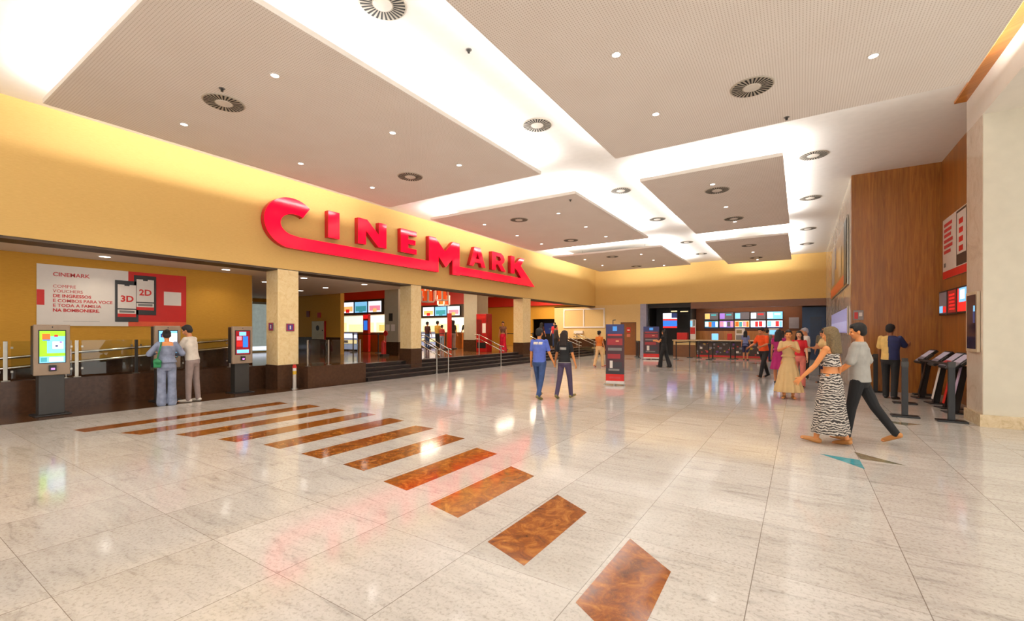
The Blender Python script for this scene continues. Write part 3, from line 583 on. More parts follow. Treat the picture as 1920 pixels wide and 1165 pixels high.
# vending machine
t = thing('vending_machine', 'red vending machine with white papers beside the right pale pillar', 'vending machine', (-14.0, 18.75, .5))
obj('cabinet', bev(B(-.36, 0, 0, .3, .5, 2.0), .02, 2), mat('vending_red', (170, 24, 24), .3), t)
art('front_panel', t, [(-.32, .9, .0, 1.7, mat('vend_glass', (120, 40, 40), .1)), (-.3, 1.75, .26, 1.92, M_RED), (.04, 1.0, .26, 1.5, M_PW), (-.3, .2, .26, .5, M_BLACK)], -.003)
# hanging boxes over the queue
for i, (x, z, y) in enumerate(((-14.3, 3.3, 15.0), (-13.75, 3.45, 15.3), (-13.25, 3.2, 15.0), (-12.95, 3.3, 15.6), (-13.9, 3.15, 16.8))):
    x = x-1.0
    t = thing('hanging_lantern', 'orange and white hanging box over the queue, %s from the left' % ORD[i], 'hanging box', (x, y, z-.3), 0, 'orange hanging boxes in the lobby')
    obj('orange_core', B(-.14, -.14, .06, .14, .14, .52), mat('lantern_orange', (236, 84, 20), .4, emit=.35), t)
    bm = new(); box(bm, -.2, -.2, 0, .2, .2, .06)
    for sx in (-1, 1):
        for sy in (-1, 1): box(bm, sx*.2-.03, sy*.2-.03, .06, sx*.2+.03, sy*.2+.03, .52)
    obj('white_frame', bm, M_PW, t); obj('rod', cyl(new(), (0, 0, .5), (0, 0, 4.3-z+.3), .01, seg=6), M_STEEL, t)
# far lobby doorway with a dark hall
bm = new(); box(bm, -19.2, 32, 0, -14.4, 32.1, 3.0); box(bm, -19.3, YB+.2, 0, -19.2, 32.1, 3.0); box(bm, -14.5, YB+.2, 0, -14.4, 32.1, 3.0); box(bm, -19.3, YB+.2, 2.9, -14.4, 32.1, 3.0)
struct('wall_doorway_back', bm, mat('hall_brown', (84, 66, 40), .6))
t = thing('movie_display', 'dark blue screen wall seen through the lobby doorway', 'screen', (-16.15, 30.4, .5)); obj('panel', B(-.95, 0, 0, .95, .1, 2.0), M_BLACK, t)
art('picture', t, [(-.5, .9, .5, 1.7, G_NAVY), (-.9, .8, -.55, 1.4, G_DARKRED), (.5, .9, .85, 1.6, mat('dim_yellow', (120, 96, 40), .5)), (-.1, 1.2, .3, 1.35, mat('dim_blue', (60, 80, 110), .4, emit=.3))], -.01)
# glass door at far left of the lobby
t = thing('glass_door', 'bright glazed door seen between the alcove wall and nearest column', 'door', (-23.7, 12.0, .5), PI/2)
bm = new(); [box(bm, x, -.05, 0, x+.12, .05, 2.6) for x in (-1.2, -.2, .9)]; box(bm, -1.2, -.05, 2.5, 1.02, .05, 2.62); obj('door_frame', bm, M_GREENISH, t)
art('door_pane', t, [(-1.1, .05, .9, 2.5, mat('bright_pane', (170, 182, 176), .2, emit=.45)), (-1.0, 1.3, -.3, 1.5, G_WHITE), (-1, .1, .8, .3, G_WHITE)], 0)
struct('column_glass_edge', B(-16.3, 7.9, .5, -16.05, 8.15, 3.3), M_GREENISH)
# empty poster frames on the back wall
t = thing('poster_holder', 'large empty double white frame on the wall beyond the steps', 'poster holder', (-14.45, YB-.01, 1.83))
bm = new(); w, h = 3.15, 1.36
for (x0, z0, x1, z1) in ((0, 0, w, .1), (0, h-.1, w, h), (0, .1, .1, h-.1), (w-.1, .1, w, h-.1), (w*.49, .1, w*.52, h-.1)): box(bm, x0, -.05, z0, x1, 0, z1)
obj('moulding', bm, M_PW, t); obj('inner_panel', B(.1, -.012, .1, w-.1, 0, h-.1), M_LOWWALL, t)
tag(obj('paper_box', bev(B(-13.6, YB-.12, 1.42, -12.9, YB, 1.62), .01, 1), M_PW), 'small white box on the wall under the empty white frame', 'box')
# brown door
t = thing('door_1', 'brown wooden door with two red notices in the back wall', 'door', (-9.65, YB+.05, 0)); t['kind'] = 'structure'
obj('door_leaf', B(-.48, -.02, 0, .48, .03, 2.14), mat('door_brown', (126, 74, 30), .4), t)
bm = new(); box(bm, -.53, -.06, 0, -.48, .06, 2.18); box(bm, .48, -.06, 0, .53, .06, 2.18); box(bm, -.53, -.06, 2.14, .53, .06, 2.19); obj('door_frame', bm, M_BROWN, t)
art('door_notice', t, [(-.14, 1.5, .14, 1.85, M_RED), (-.12, 1.2, .12, 1.4, mat('notice_orange', (200, 110, 80), .5)), (-.08, 1.62, .08, 1.7, M_PW)], -.022)
bm = new(); cyl(bm, (-.42, -.02, 1.0), (-.42, -.08, 1.0), .02); cyl(bm, (-.42, -.07, 1.0), (-.32, -.07, 1.0), .012); obj('door_handle', bm, M_STEEL, t)

# ------------------------------------------------------------------ back shops (recess behind the back wall)
struct('wall_shop_back', B(-8.9, 33.4, 0, 3, 33.6, 3.6), M_BROWN)
struct('ceiling_shop', B(-9, YB+.25, 3.38, 3, 33.6, 3.5), mat('shop_ceiling', (92, 56, 30), .6))
struct('wall_shop_side', B(1.4, YB, 0, 1.6, 33.6, 3.4), M_BROWN)
struct('column_shop', B(-8.85, YB-.02, 0, -8.45, YB+.5, 3.38), mat('bluish_pilaster', (150, 150, 170), .3))
t = thing('dark_shop', 'black-walled shop booth left of the long snack counter', 'shop booth', (-7.08, 30.6, 0))
obj('back_board', B(-1.36, .8, 0, 1.36, .9, 3.36), M_SHOPBLK, t); obj('side_board', B(-1.36, -.9, 0, -1.28, .8, 3.36), M_SHOPBLK, t); obj('right_board', B(1.28, -.9, 1.1, 1.36, .8, 3.36), M_SHOPBLK, t); obj('top_board', B(-1.36, -.95, 3.1, 1.36, -.85, 3.36), M_SHOPBLK, t)
art('lit_strip', t, [(-.3, 2.9, .1, 2.98, G_CREAM), (.3, 2.88, .8, 2.95, G_CREAM), (-1.0, 2.7, .9, 2.74, M_DGREY)], .79)
t = thing('hanging_screen', 'screen with white, blue and red bands hanging in the black booth', 'screen', (-7.05, 29.7, 1.78)); obj('casing', B(-.46, 0, 0, .46, .07, 1.0), M_BLACK, t)
art('picture', t, [(-.44, .02, .44, .98, G_BLUE), (-.44, .58, .44, .98, G_WHITE), (.1, .66, .44, .98, G_NAVY), (-.44, .5, .44, .6, G_RED), (-.44, .02, .44, .13, G_RED)], -.002)
obj('hanger', cyl(new(), (0, .03, 1.0), (0, .03, 1.6), .015, seg=8), M_DGREY, t)
tag(obj('red_case', bev(B(-6.45, 28.9, 1.062, -5.85, 29.4, 1.5), .03, 2), M_RED), 'red rounded display case on the counter left of the long snack bar', 'display case')
t = thing('snack_counter', 'long snack bar with pale top along the back of the hall', 'counter', (-3.4, 28.9, 0))
obj('counter_top', bev(B(-3.3, -.1, 1.0, 2.7, .6, 1.06), .01, 1), mat('pale_top', (206, 180, 140), .3), t)
obj('base', B(-1.9, .1, .15, 2.65, .55, 1.0), mat('dark_shelf', (60, 44, 36), .5), t)
obj('left_base', B(-3.25, .0, 0, -1.95, .55, 1.0), M_LOWWALL, t); obj('left_plinth', B(-3.26, -.02, 0, -1.95, 0, .75), mat('brown_panel', (112, 70, 40), .4), t)
obj('red_kick', B(-1.9, .05, .05, 2.65, .1, .15), M_RED, t)
rc_ = [(-1.9+.18*k, .3+.22*(k % 3), -1.9+.18*k+.14, .42+.22*(k % 3), random.choice([G_GREY, M_PW, M_GREY, mat('candy_yellow', (200, 160, 50), .5), mat('candy_purple', (100, 50, 120), .5), M_PINKTXT])) for k in range(24)]+[(-1.88+.115*k, .2+.09*(k*5 % 9), -1.88+.115*k+.08, .26+.09*(k*5 % 9), random.choice([G_GREY, M_GREY, M_DGREY, mat('candy_yellow'), M_PINKTXT])) for k in range(38)]
art('candy_packs', t, rc_, .098, step=.0001)
SX0, SX1, SZ0, SZ1 = -5.2, -.83, 1.76, 2.78
up = [[G_GREY, G_YEL, G_TEAL], [G_GREY, G_PUR, G_TEAL], [G_GREY, G_SKY, G_GREY], [G_GREY, G_WHITE, G_RED], [G_SKY, G_WHITE, G_WHITE]]
lo = [[G_TEAL, G_WHITE, G_ORG, G_BLUE], [G_PUR, G_PINK, G_WHITE, G_GREY], [G_CREAM, G_ORG, G_TEAL, G_PINK], [G_WHITE, G_WHITE, G_RED, G_RED], [G_WHITE, G_SKY, G_WHITE, G_RED]]
w = (SX1-SX0)/5
for r in range(2):
    for k in range(5):
        x = SX0+(k+.5)*w; z = SZ0+(r*.53)
        t = thing('menu_screen', '%s menu screen of the %s row above the snack bar, counted from the left' % (ORD[k], 'upper' if r else 'lower'), 'screen', (x, 30.9, z), 0, 'menu screens above the snack bar')
        obj('casing', B(-w/2+.02, 0, 0, w/2-.02, .07, .5), M_BLACK, t)
        if r: p = up[k]; rr = [(-w/2+.04, .03, w/2-.04, .47, p[0]), (-w/2+.05, .08, -.1, .42, p[1]), (-.02, .28, w/2-.15, .38, p[2])]
        else:
            p = lo[k]; rr = [(-w/2+.04, .03, w/2-.04, .47, p[0]), (-w/2+.06, .12, -w/4+.04, .43, p[1]), (-w/4+.06, .1, 0, .42, p[2]), (.04, .12, w/4, .43, p[3]), (w/4+.02, .1, w/2-.07, .43, p[1]), (-w/2+.04, .03, w/2-.04, .08, G_NAVY)]
        art('picture', t, rr, -.002)
obj('screen_wall_panel', B(-5.7, 31.0, 1.0, .1, 31.1, 3.38), mat('menu_wall', (120, 66, 30), .5))['kind'] = 'structure'
bpy.data.objects['screen_wall_panel'].name = 'wall_menu'
struct('wall_menu_low', B(-5.7, 30.95, 0, .1, 31.0, 1.6), M_WOODL)
for (x, w_, z0, z1, m, lab, nm) in ((-5.55, .3, 1.07, 2.3, M_PW, 'tall red and white poster stand at the left end of the snack bar', 'poster_stand'), (-2.95, .5, 1.062, 1.75, M_PW, 'white popcorn machine on the snack bar', 'popcorn_machine'), (-4.3, .35, 1.06, 1.45, G_SKY, 'small lit register screen on the snack bar', 'cash_register'), (-3.5, .25, 1.06, 1.45, M_PINKTXT, 'small red box on the snack bar', 'red_box'), (-1.25, .5, 1.06, 1.75, M_PW, 'white and pink menu board on the snack bar behind the orange-shirted man', 'menu_board')):
    t = thing(nm, lab, nm.replace('_', ' '), (x, 29.1, z0)); obj('body', bev(B(-w_/2, 0, 0, w_/2, .2, z1-z0), .02, 1), m if m is not M_PINKTXT else M_RED, t)
    if nm == 'poster_stand': art('print', t, [(-.14, .05, .14, .3, M_PW), (-.14, .35, .14, .75, M_RED), (-.14, .8, -.02, 1.15, G_SKY), (.02, .85, .14, 1.2, M_GREY)], -.003)
    if nm == 'menu_board': art('print', t, [(-.2, .05, .2, .3, M_PINKTXT), (-.2, .35, .2, .6, G_SKY)], -.003)
    if nm == 'popcorn_machine': art('front', t, [(-.18, .4, .1, .6, mat('mach', (150, 130, 90), .4)), (-.2, .02, .2, .3, M_GREY)], -.003)
t = thing('door_2', 'tall dark blue open doorway at the right of the back wall', 'door', (.72, 30.2, 0)); t['kind'] = 'structure'
obj('blue_panel', B(-.62, .0, 0, .66, .08, 2.95), mat('blue_wall', (16, 52, 92), .4, emit=.0), t); obj('blue_frame', B(-.25, -.03, 0, .3, 0, 2.4), mat('blue_dark', (12, 36, 66), .4), t)
struct('wall_back_header', B(-5.7, YB, 2.98, 1.18, YB+.2, 3.38), M_BROWN)
tag(obj('wall_notice', B(-.55, 30.9, 1.75, -.05, 30.94, 2.4), mat('notice_grey', (150, 140, 146), .5)), 'grey notice on the brown wall right of the menu screens', 'notice')
light('shop_lamp', 'AREA', (-2.5, 30.2, 3.3), 45, (1, .85, .65), (0, 0, 0), shape='RECTANGLE', size=5, size_y=.6)

# ------------------------------------------------------------------ right wall: posters, screens, display
t = thing('wall_poster', 'framed film poster with orange lower band on the glossy white wall', 'poster', (1.17, 20.3, 2.95), -PI/2)
obj('frame', B(-3.9, -.03, 0, 4.3, 0, 2.0), M_STEEL, t)
art('print', t, [(-3.8, .05, 4.2, 1.95, mat('poster_tan', (176, 140, 92), .3)), (-3.8, .05, 4.2, .4, mat('band_orange', (222, 84, 30), .3)), (-3.0, .5, -1.2, 1.9, mat('pale_blue', (170, 176, 190), .3)), (-1.1, 1.0, -.3, 1.8, mat('mid_blue', (80, 100, 160), .3)), (1.0, .5, 2.2, 1.5, mat('pale_tan', (206, 186, 160), .3)), (3.2, .05, 4.2, 1.95, M_DGREY)], -.032, .002)
t = thing('wall_reflection_band', 'long pale lilac reflection low on the glossy white wall, built as a glowing panel', 'screen', (1.17, 20.3, 1.5), -PI/2)  # glowing panel put in for a soft lilac reflection in the polished wall
obj('casing', B(-3.6, -.02, 0, 4.2, 0, .82), M_WHITEMARB, t); art('picture', t, [(-3.5, .04, 4.1, .78, E_('lilac', (150, 145, 195), .3)), (-3.4, .08, 4.0, .4, E_('lilac2', (175, 175, 220), .35))], -.022, .002)
t = thing('wall_sign', 'small red and grey sign at the left edge of the wood wall', 'sign', (1.32, 15.24, 1.85)); art('plate', t, [(-.09, .06, .11, .3, mat('sign_grey', (150, 140, 135), .5)), (-.08, .08, .0, .26, M_RED), (.02, .15, .09, .25, M_PW)], -.006); obj('backing', B(-.1, -.004, .05, .12, 0, .31), M_GREY, t)
t = thing('wall_poster', 'white poster with red print high on the wood side wall', 'poster', (2.98, 15.0, 2.86), -PI/2)
obj('board', B(0, -.02, 0, 2.6, 0, 1.45), M_PW, t); art('print', t, [(0, 0, 2.6, .18, M_PR)]+[(.12, 1.25-.13*k, .12+random.uniform(.5, .8), 1.33-.13*k, M_PINKTXT) for k in range(6)]+[(1.15, .2, 1.9, 1.42, M_PHONE), (1.2, .45, 1.85, 1.37, M_PW), (.12, .28, .28, .38, M_GREY)]+[(1.35, 1.1-.2*k, 1.65, 1.22-.2*k, M_PR) for k in range(4)], -.022)
for k in range(3):
    t = thing('wall_screen', '%s of three dark framed screens under the red and white poster' % ('leftmost', 'middle', 'rightmost')[k], 'screen', (2.97, 15.35-.75*(k+1)-.0, 1.98), -PI/2, 'row of screens on the wood side wall')
    obj('casing', bev(B(-.36, -.09, 0, .36, 0, .58), .01, 1), M_BLACK, t)
    art('picture', t, [[(-.32, .04, .32, .54, G_GREY), (-.3, .06, 0, .22, G_SKY), (.02, .06, .3, .2, G_RED)], [(-.32, .04, .32, .54, G_DARKRED)]+[(-.2, .1+.08*j, .22, .14+.08*j, G_RED) for j in range(5)], [(-.32, .04, .32, .54, G_RED), (-.2, .24, .32, .54, G_SKY), (-.1, .3, .2, .5, G_WHITE)]][k], -.092)
t = thing('display_case', 'narrow dark display case set in the glossy side of the right column', 'display case', (2.565, 10.95, 1.24), -PI/2)
obj('frame', B(-.3, -.04, 0, .3, 0, 1.04), mat('gold_frame', (190, 170, 140), .3), t); art('window', t, [(-.24, .05, .24, .99, mat('purple_dark', (50, 36, 52), .1)), (.1, .5, .2, .75, G_NAVY), (.12, .7, .2, .8, G_SKY)], -.042)

# ------------------------------------------------------------------ self-service terminals and queue posts
def terminal(x, y, lab, side):
    t = thing('ordering_terminal', lab, 'terminal', (x, y, 0), -PI/2+.15, 'slanted self-service terminals by the wood wall')
    obj('base_plate', bev(B(-.17, -.22, 0, .17, .22, .02), .005, 1), M_BLACK, t)
    bm = new(); prism(bm, [(-.12, .02), (-.02, .02), (.12, .92), (.04, .92)], 'x', -.05, .05); obj('slanted_body', bm, M_BLACK, t)
    bm = new(); prism(bm, [(-.128, .1), (-.122, .1), (.026, .9), (.02, .9)], 'x', -.045, .045); obj('front_graphic', bm, side, t)
    h = thing('x', '', ''); bpy.data.objects.remove(h)
    m = Matrix.Translation((0, 0, .98)) @ Matrix.Rotation(R(-48), 4, 'X')
    bm = bev(B(-.17, -.03, -.2, .17, .03, .24), .012, 2); bm.transform(m); obj('tablet_housing', bm, M_BLACK, t)
    o = art('tablet_screen', t, [(-.14, -.16, .14, .2, E_('greyscreen', (150, 140, 150), .45)), (-.13, -.15, .13, -.02, G_DARKRED if side is M_RED else G_GREY)], -.033); o.data.transform(m)
    bm = new(); box(bm, .17, -.02, -.05, .22, .03, .1); bm.transform(m); obj('card_reader', bm, M_DGREY, t)
terminal(2.5, 14.25, 'slanted black terminal nearest the man in the yellow and blue jersey', M_BLACK)
terminal(2.58, 13.35, 'slanted black terminal with a white side graphic, second from the jersey man', M_PW)
terminal(2.62, 12.65, 'slanted black terminal with a red front strip', M_RED)
terminal(2.6, 12.0, 'slanted black terminal with white and purple graphic, half hidden by the right column', mat('violet_print', (190, 170, 200), .5))
def post(x, y, z, lab, grp, belt=None, h=1.0, base='round', r=.032):
    t = thing('queue_post', lab, 'queue post', (x, y, z), 0, grp)
    bm = new()
    if base == 'round': cyl(bm, (0, 0, 0), (0, 0, .025), .17, .16, 24); cyl(bm, (0, 0, .025), (0, 0, .05), .08, .04, 16)
    else: bev(box(bm, -.2, -.12, 0, .2, .12, .03), .008, 2)
    obj('base', bm, M_BLACK, t); bm = new()
    if base == 'round': cyl(bm, (0, 0, .03), (0, 0, h), r)
    else: bev(box(bm, -.045, -.035, .03, .045, .035, h-.04), .006, 2)
    obj('pole', bm, M_BLACK, t)
    bm = new()
    if base == 'round': cyl(bm, (0, 0, h-.1), (0, 0, h), r+.012)
    else: box(bm, -.05, -.04, h-.1, .05, .04, h)
    obj('cap', bm, M_DGREY, t)
    if belt:
        a = Vector((x, y)); b = Vector(belt); d = (b-a); d = d*(1-.06/d.length); n = Vector((-d.y, d.x)).normalized()*.003
        bm = new(); pts = [(n.x, n.y), (d.x+n.x, d.y+n.y), (d.x-n.x, d.y-n.y), (-n.x, -n.y)]; prism(bm, pts, 'z', h-.075, h-.03); obj('belt', bm, M_BLACK, t)
    return t
g = 'black posts by the self-service terminals'
post(1.64, 10.95, 0, 'large square black queue post left in front, near the jersey man', g, (1.92, 12.8), 1.03, 'sq')
post(2.24, 10.8, 0, 'large square black queue post right in front, beside the right column', g, (2.05, 12.4), 1.06, 'sq')
post(1.94, 12.95, 0, 'square black queue post behind the left front one', g, None, 1.0, 'sq')
post(1.66, 14.95, 0, 'square black queue post left of the jersey man, against the wood wall', g, (1.25, 14.9), 1.0, 'sq')
post(2.6, 14.95, 0, 'square black queue post right of the jersey man, against the wood wall', g, None, 1.0, 'sq')
bp_ = [(-8.5, 27.4), (-8.0, 26.1), (-5.9, 26.3), (-5.55, 28.2), (-5.0, 28.0), (-4.25, 26.7), (-4.2, 27.7), (-3.3, 27.9), (-3.1, 28.2)]
nb = ['left of the far banner, back one', 'left of the far banner, front one', 'front left of the snack bar line', 'second left of the snack bar line', 'third in the snack bar line', 'front one of the middle pair before the snack bar', 'back one of the middle pair before the snack bar', 'fourth in the snack bar line', 'last one before the popcorn machine']
for i, (x, y) in enumerate(bp_): post(x, y, 0, 'thin black queue post '+nb[i], 'thin black posts before the snack bar', bp_[i+1] if i not in (1, 8) else None)
lb = [(-19.0, 14.6, (-17.6, 15.0)), (-17.6, 15.0, (-16.8, 15.2)), (-16.8, 15.2, None), (-17.9, 18.2, (-16.7, 19.0)), (-16.7, 19.0, None), (-14.6, 21.9, (-12.9, 22.2)), (-12.9, 22.2, None)]
nb = ['before the left food counter, left', 'before the left food counter, middle', 'before the left food counter, right', 'left of the lobby queue', 'right of the lobby queue', 'left of the woman in pink trousers', 'right of the woman in pink trousers']
for i, (x, y, b) in enumerate(lb): post(x, y, .5, 'black queue post '+nb[i], 'black posts on the raised lobby floor', b)

# ------------------------------------------------------------------ banners
def banner(x, y, w, h, lab, arm):
    t = thing('banner_stand', lab, 'banner stand', (x, y, 0), R(12), 'printed banner totems in the hall')
    obj('board', bev(B(-w/2, -.04, .1, w/2, .04, h), .006, 1), M_BLACK, t)
    dr = mat('ban_dark', (60, 18, 26), .4); nv = mat('ban_navy', (36, 38, 92), .4); bl = mat('ban_black', (40, 34, 38), .4); mr = mat('ban_red', (150, 34, 40), .4)
    art('print', t, [(-w/2, .1, w/2, h, dr), (-w/2, h-.28, w/2, h, nv), (-w*.12, h-.2, w*.12, h-.06, mat('ban_blue', (70, 150, 230), .4, emit=.3)), (-w*.4, h-.34, w*.4, h-.29, M_PINKTXT), (-w*.42, h-.62, w*.42, h-.42, mr), (w*.05, h-.52, w*.22, h-.48, mat('ban_cream', (220, 160, 120), .4)),
                        (-w*.38, h-.78, w*.38, h-.7, M_GREY), (-w*.4, h-1.02, w*.3, h-.88, mr), (-w*.3, h-1.28, w*.4, h-1.12, bl), (-w*.28, h-1.34, -w*.12, h-1.08, M_PW), (-w/2, .32, w/2, .5, bl), (-w*.35, .42, w*.25, .48, M_GREY), (-w/2, .12, w/2, .32, M_PR), (-w*.3, .19, w*.3, .25, M_PINKTXT)], -.042)
    obj('white_base', bev(B(-w/2+.01, -.1, .04, w/2, .1, .12), .006, 1), M_PW, t)
    for (a, b) in ((-w/2-.03, -.14), (0, -.2), (w/2+.02, -.12), (0, .16)):
        bm = new(); cyl(bm, (a, b, 0), (a, b, .04), .025); box(bm, min(a, a*.5), min(b, 0), .03, max(a, a*.5)+.01, max(b, 0)+.01, .045); obj('foot', bm, M_STEEL, t)
    if arm:
        bm = new(); tube(bm, [(-.06, 0, h), (-.06, 0, h+.12), (.02, 0, h+.13)], .012); obj('top_hook', bm, M_DGREY, t)
banner(-4.62, 12.8, .53, 1.8, 'nearer dark red banner totem with navy top standing in the middle of the hall', True)
banner(-7.05, 25.4, .85, 1.85, 'farther red and navy banner totem before the snack bar', False)

# ------------------------------------------------------------------ people
def ell(bm, c, r, rot=None, sub=2):
    m = Matrix.Translation(c) @ (rot if rot else Matrix()) @ Matrix.Diagonal((r[0], r[1], r[2], 1))
    bmesh.ops.create_icosphere(bm, subdivisions=sub, radius=1, matrix=m)
def cap(bm, p0, p1, r0, r1, seg=12):
    p0, p1 = Vector(p0), Vector(p1)
    if (p1-p0).length > 1e-5: cyl(bm, p0, p1, r0, r1, seg)
    ell(bm, p0, (r0,)*3, sub=1 if r0 < .02 else 2); ell(bm, p1, (r1,)*3, sub=1 if r1 < .02 else 2)
def loft(bm, secs, seg=28, folds=0, fa=0.0, ph=0.0):
    """secs: (z, rx, ry, cx, cy); smooth closed loft, with optional cloth folds growing downward"""
    rings = []
    n = len(secs)
    fine = []
    for i in range(n-1):
        for k in range(4):
            t = k/4; t2 = t*t*(3-2*t); a, b = secs[i], secs[i+1]
            fine.append([a[0]+(b[0]-a[0])*t]+[a[j]+(b[j]-a[j])*t2 for j in (1, 2, 3, 4)])
    fine.append(list(secs[-1]))
    ztop = secs[0][0]; zbot = secs[-1][0]
    if folds: seg = max(seg, folds*6)
    for s in fine:
        w = fa*abs((s[0]-ztop)/(zbot-ztop+1e-6))
        rings.append([bm.verts.new((s[3]+s[1]*(1+w*math.sin(folds*2*PI*i/seg+ph))*math.cos(2*PI*i/seg), s[4]+s[2]*(1+w*math.sin(folds*2*PI*i/seg+ph))*math.sin(2*PI*i/seg), s[0])) for i in range(seg)])
    for a, b in zip(rings, rings[1:]):
        for i in range(seg): bm.faces.new((a[i], a[(i+1) % seg], b[(i+1) % seg], b[i]))
    bm.faces.new(rings[0]); bm.faces.new(rings[-1])
def remesh(name, bm, m, parent, vox, smooth=2, color=None, root=False):
    bmesh.ops.recalc_face_normals(bm, faces=bm.faces)
    me = bpy.data.meshes.new('tmp'); bm.to_mesh(me); bm.free(); o = bpy.data.objects.new('tmp', me); COL.objects.link(o)
    md = o.modifiers.new('r', 'REMESH'); md.mode = 'VOXEL'; md.voxel_size = vox; md.use_smooth_shade = True
    if smooth: s = o.modifiers.new('s', 'SMOOTH'); s.iterations = smooth; s.factor = .5
    dg = bpy.context.evaluated_depsgraph_get(); nm = bpy.data.meshes.new_from_object(o.evaluated_get(dg)); nm.name = name
    bpy.data.objects.remove(o); bpy.data.meshes.remove(me)
    nm.materials.clear()
    for mm in (m if isinstance(m, list) else [m]): nm.materials.append(mm)
    for p in nm.polygons:
        p.use_smooth = True; p.material_index = color(p.center) if color else 0
    r = bpy.data.objects.new(name, nm); return link(r, parent)
def skinmat(n, c): return mat('skin_'+n, c, .5, var=.02)
SK = {'tan': skinmat('tan', (196, 128, 84)), 'light': skinmat('light', (224, 168, 128)), 'brown': skinmat('brown', (138, 84, 52)), 'warm': skinmat('warm', (208, 134, 76))}
HAIRB = mat('hair_black', (20, 15, 13), .8, var=.2, scale=60); HAIRD = mat('hair_brown', (38, 26, 19), .8, var=.2, scale=60); HAIRL = mat('hair_light', (104, 86, 56), .8, var=.2, scale=60)
M_EYE = mat('eye_dark', (30, 22, 20), .3); M_LIP = mat('lips', (150, 66, 60), .5)
def cloth(n, c=(128, 128, 128), var=.06): return mat('cloth_'+n, c, .85, var=var, scale=9, bump=.15)

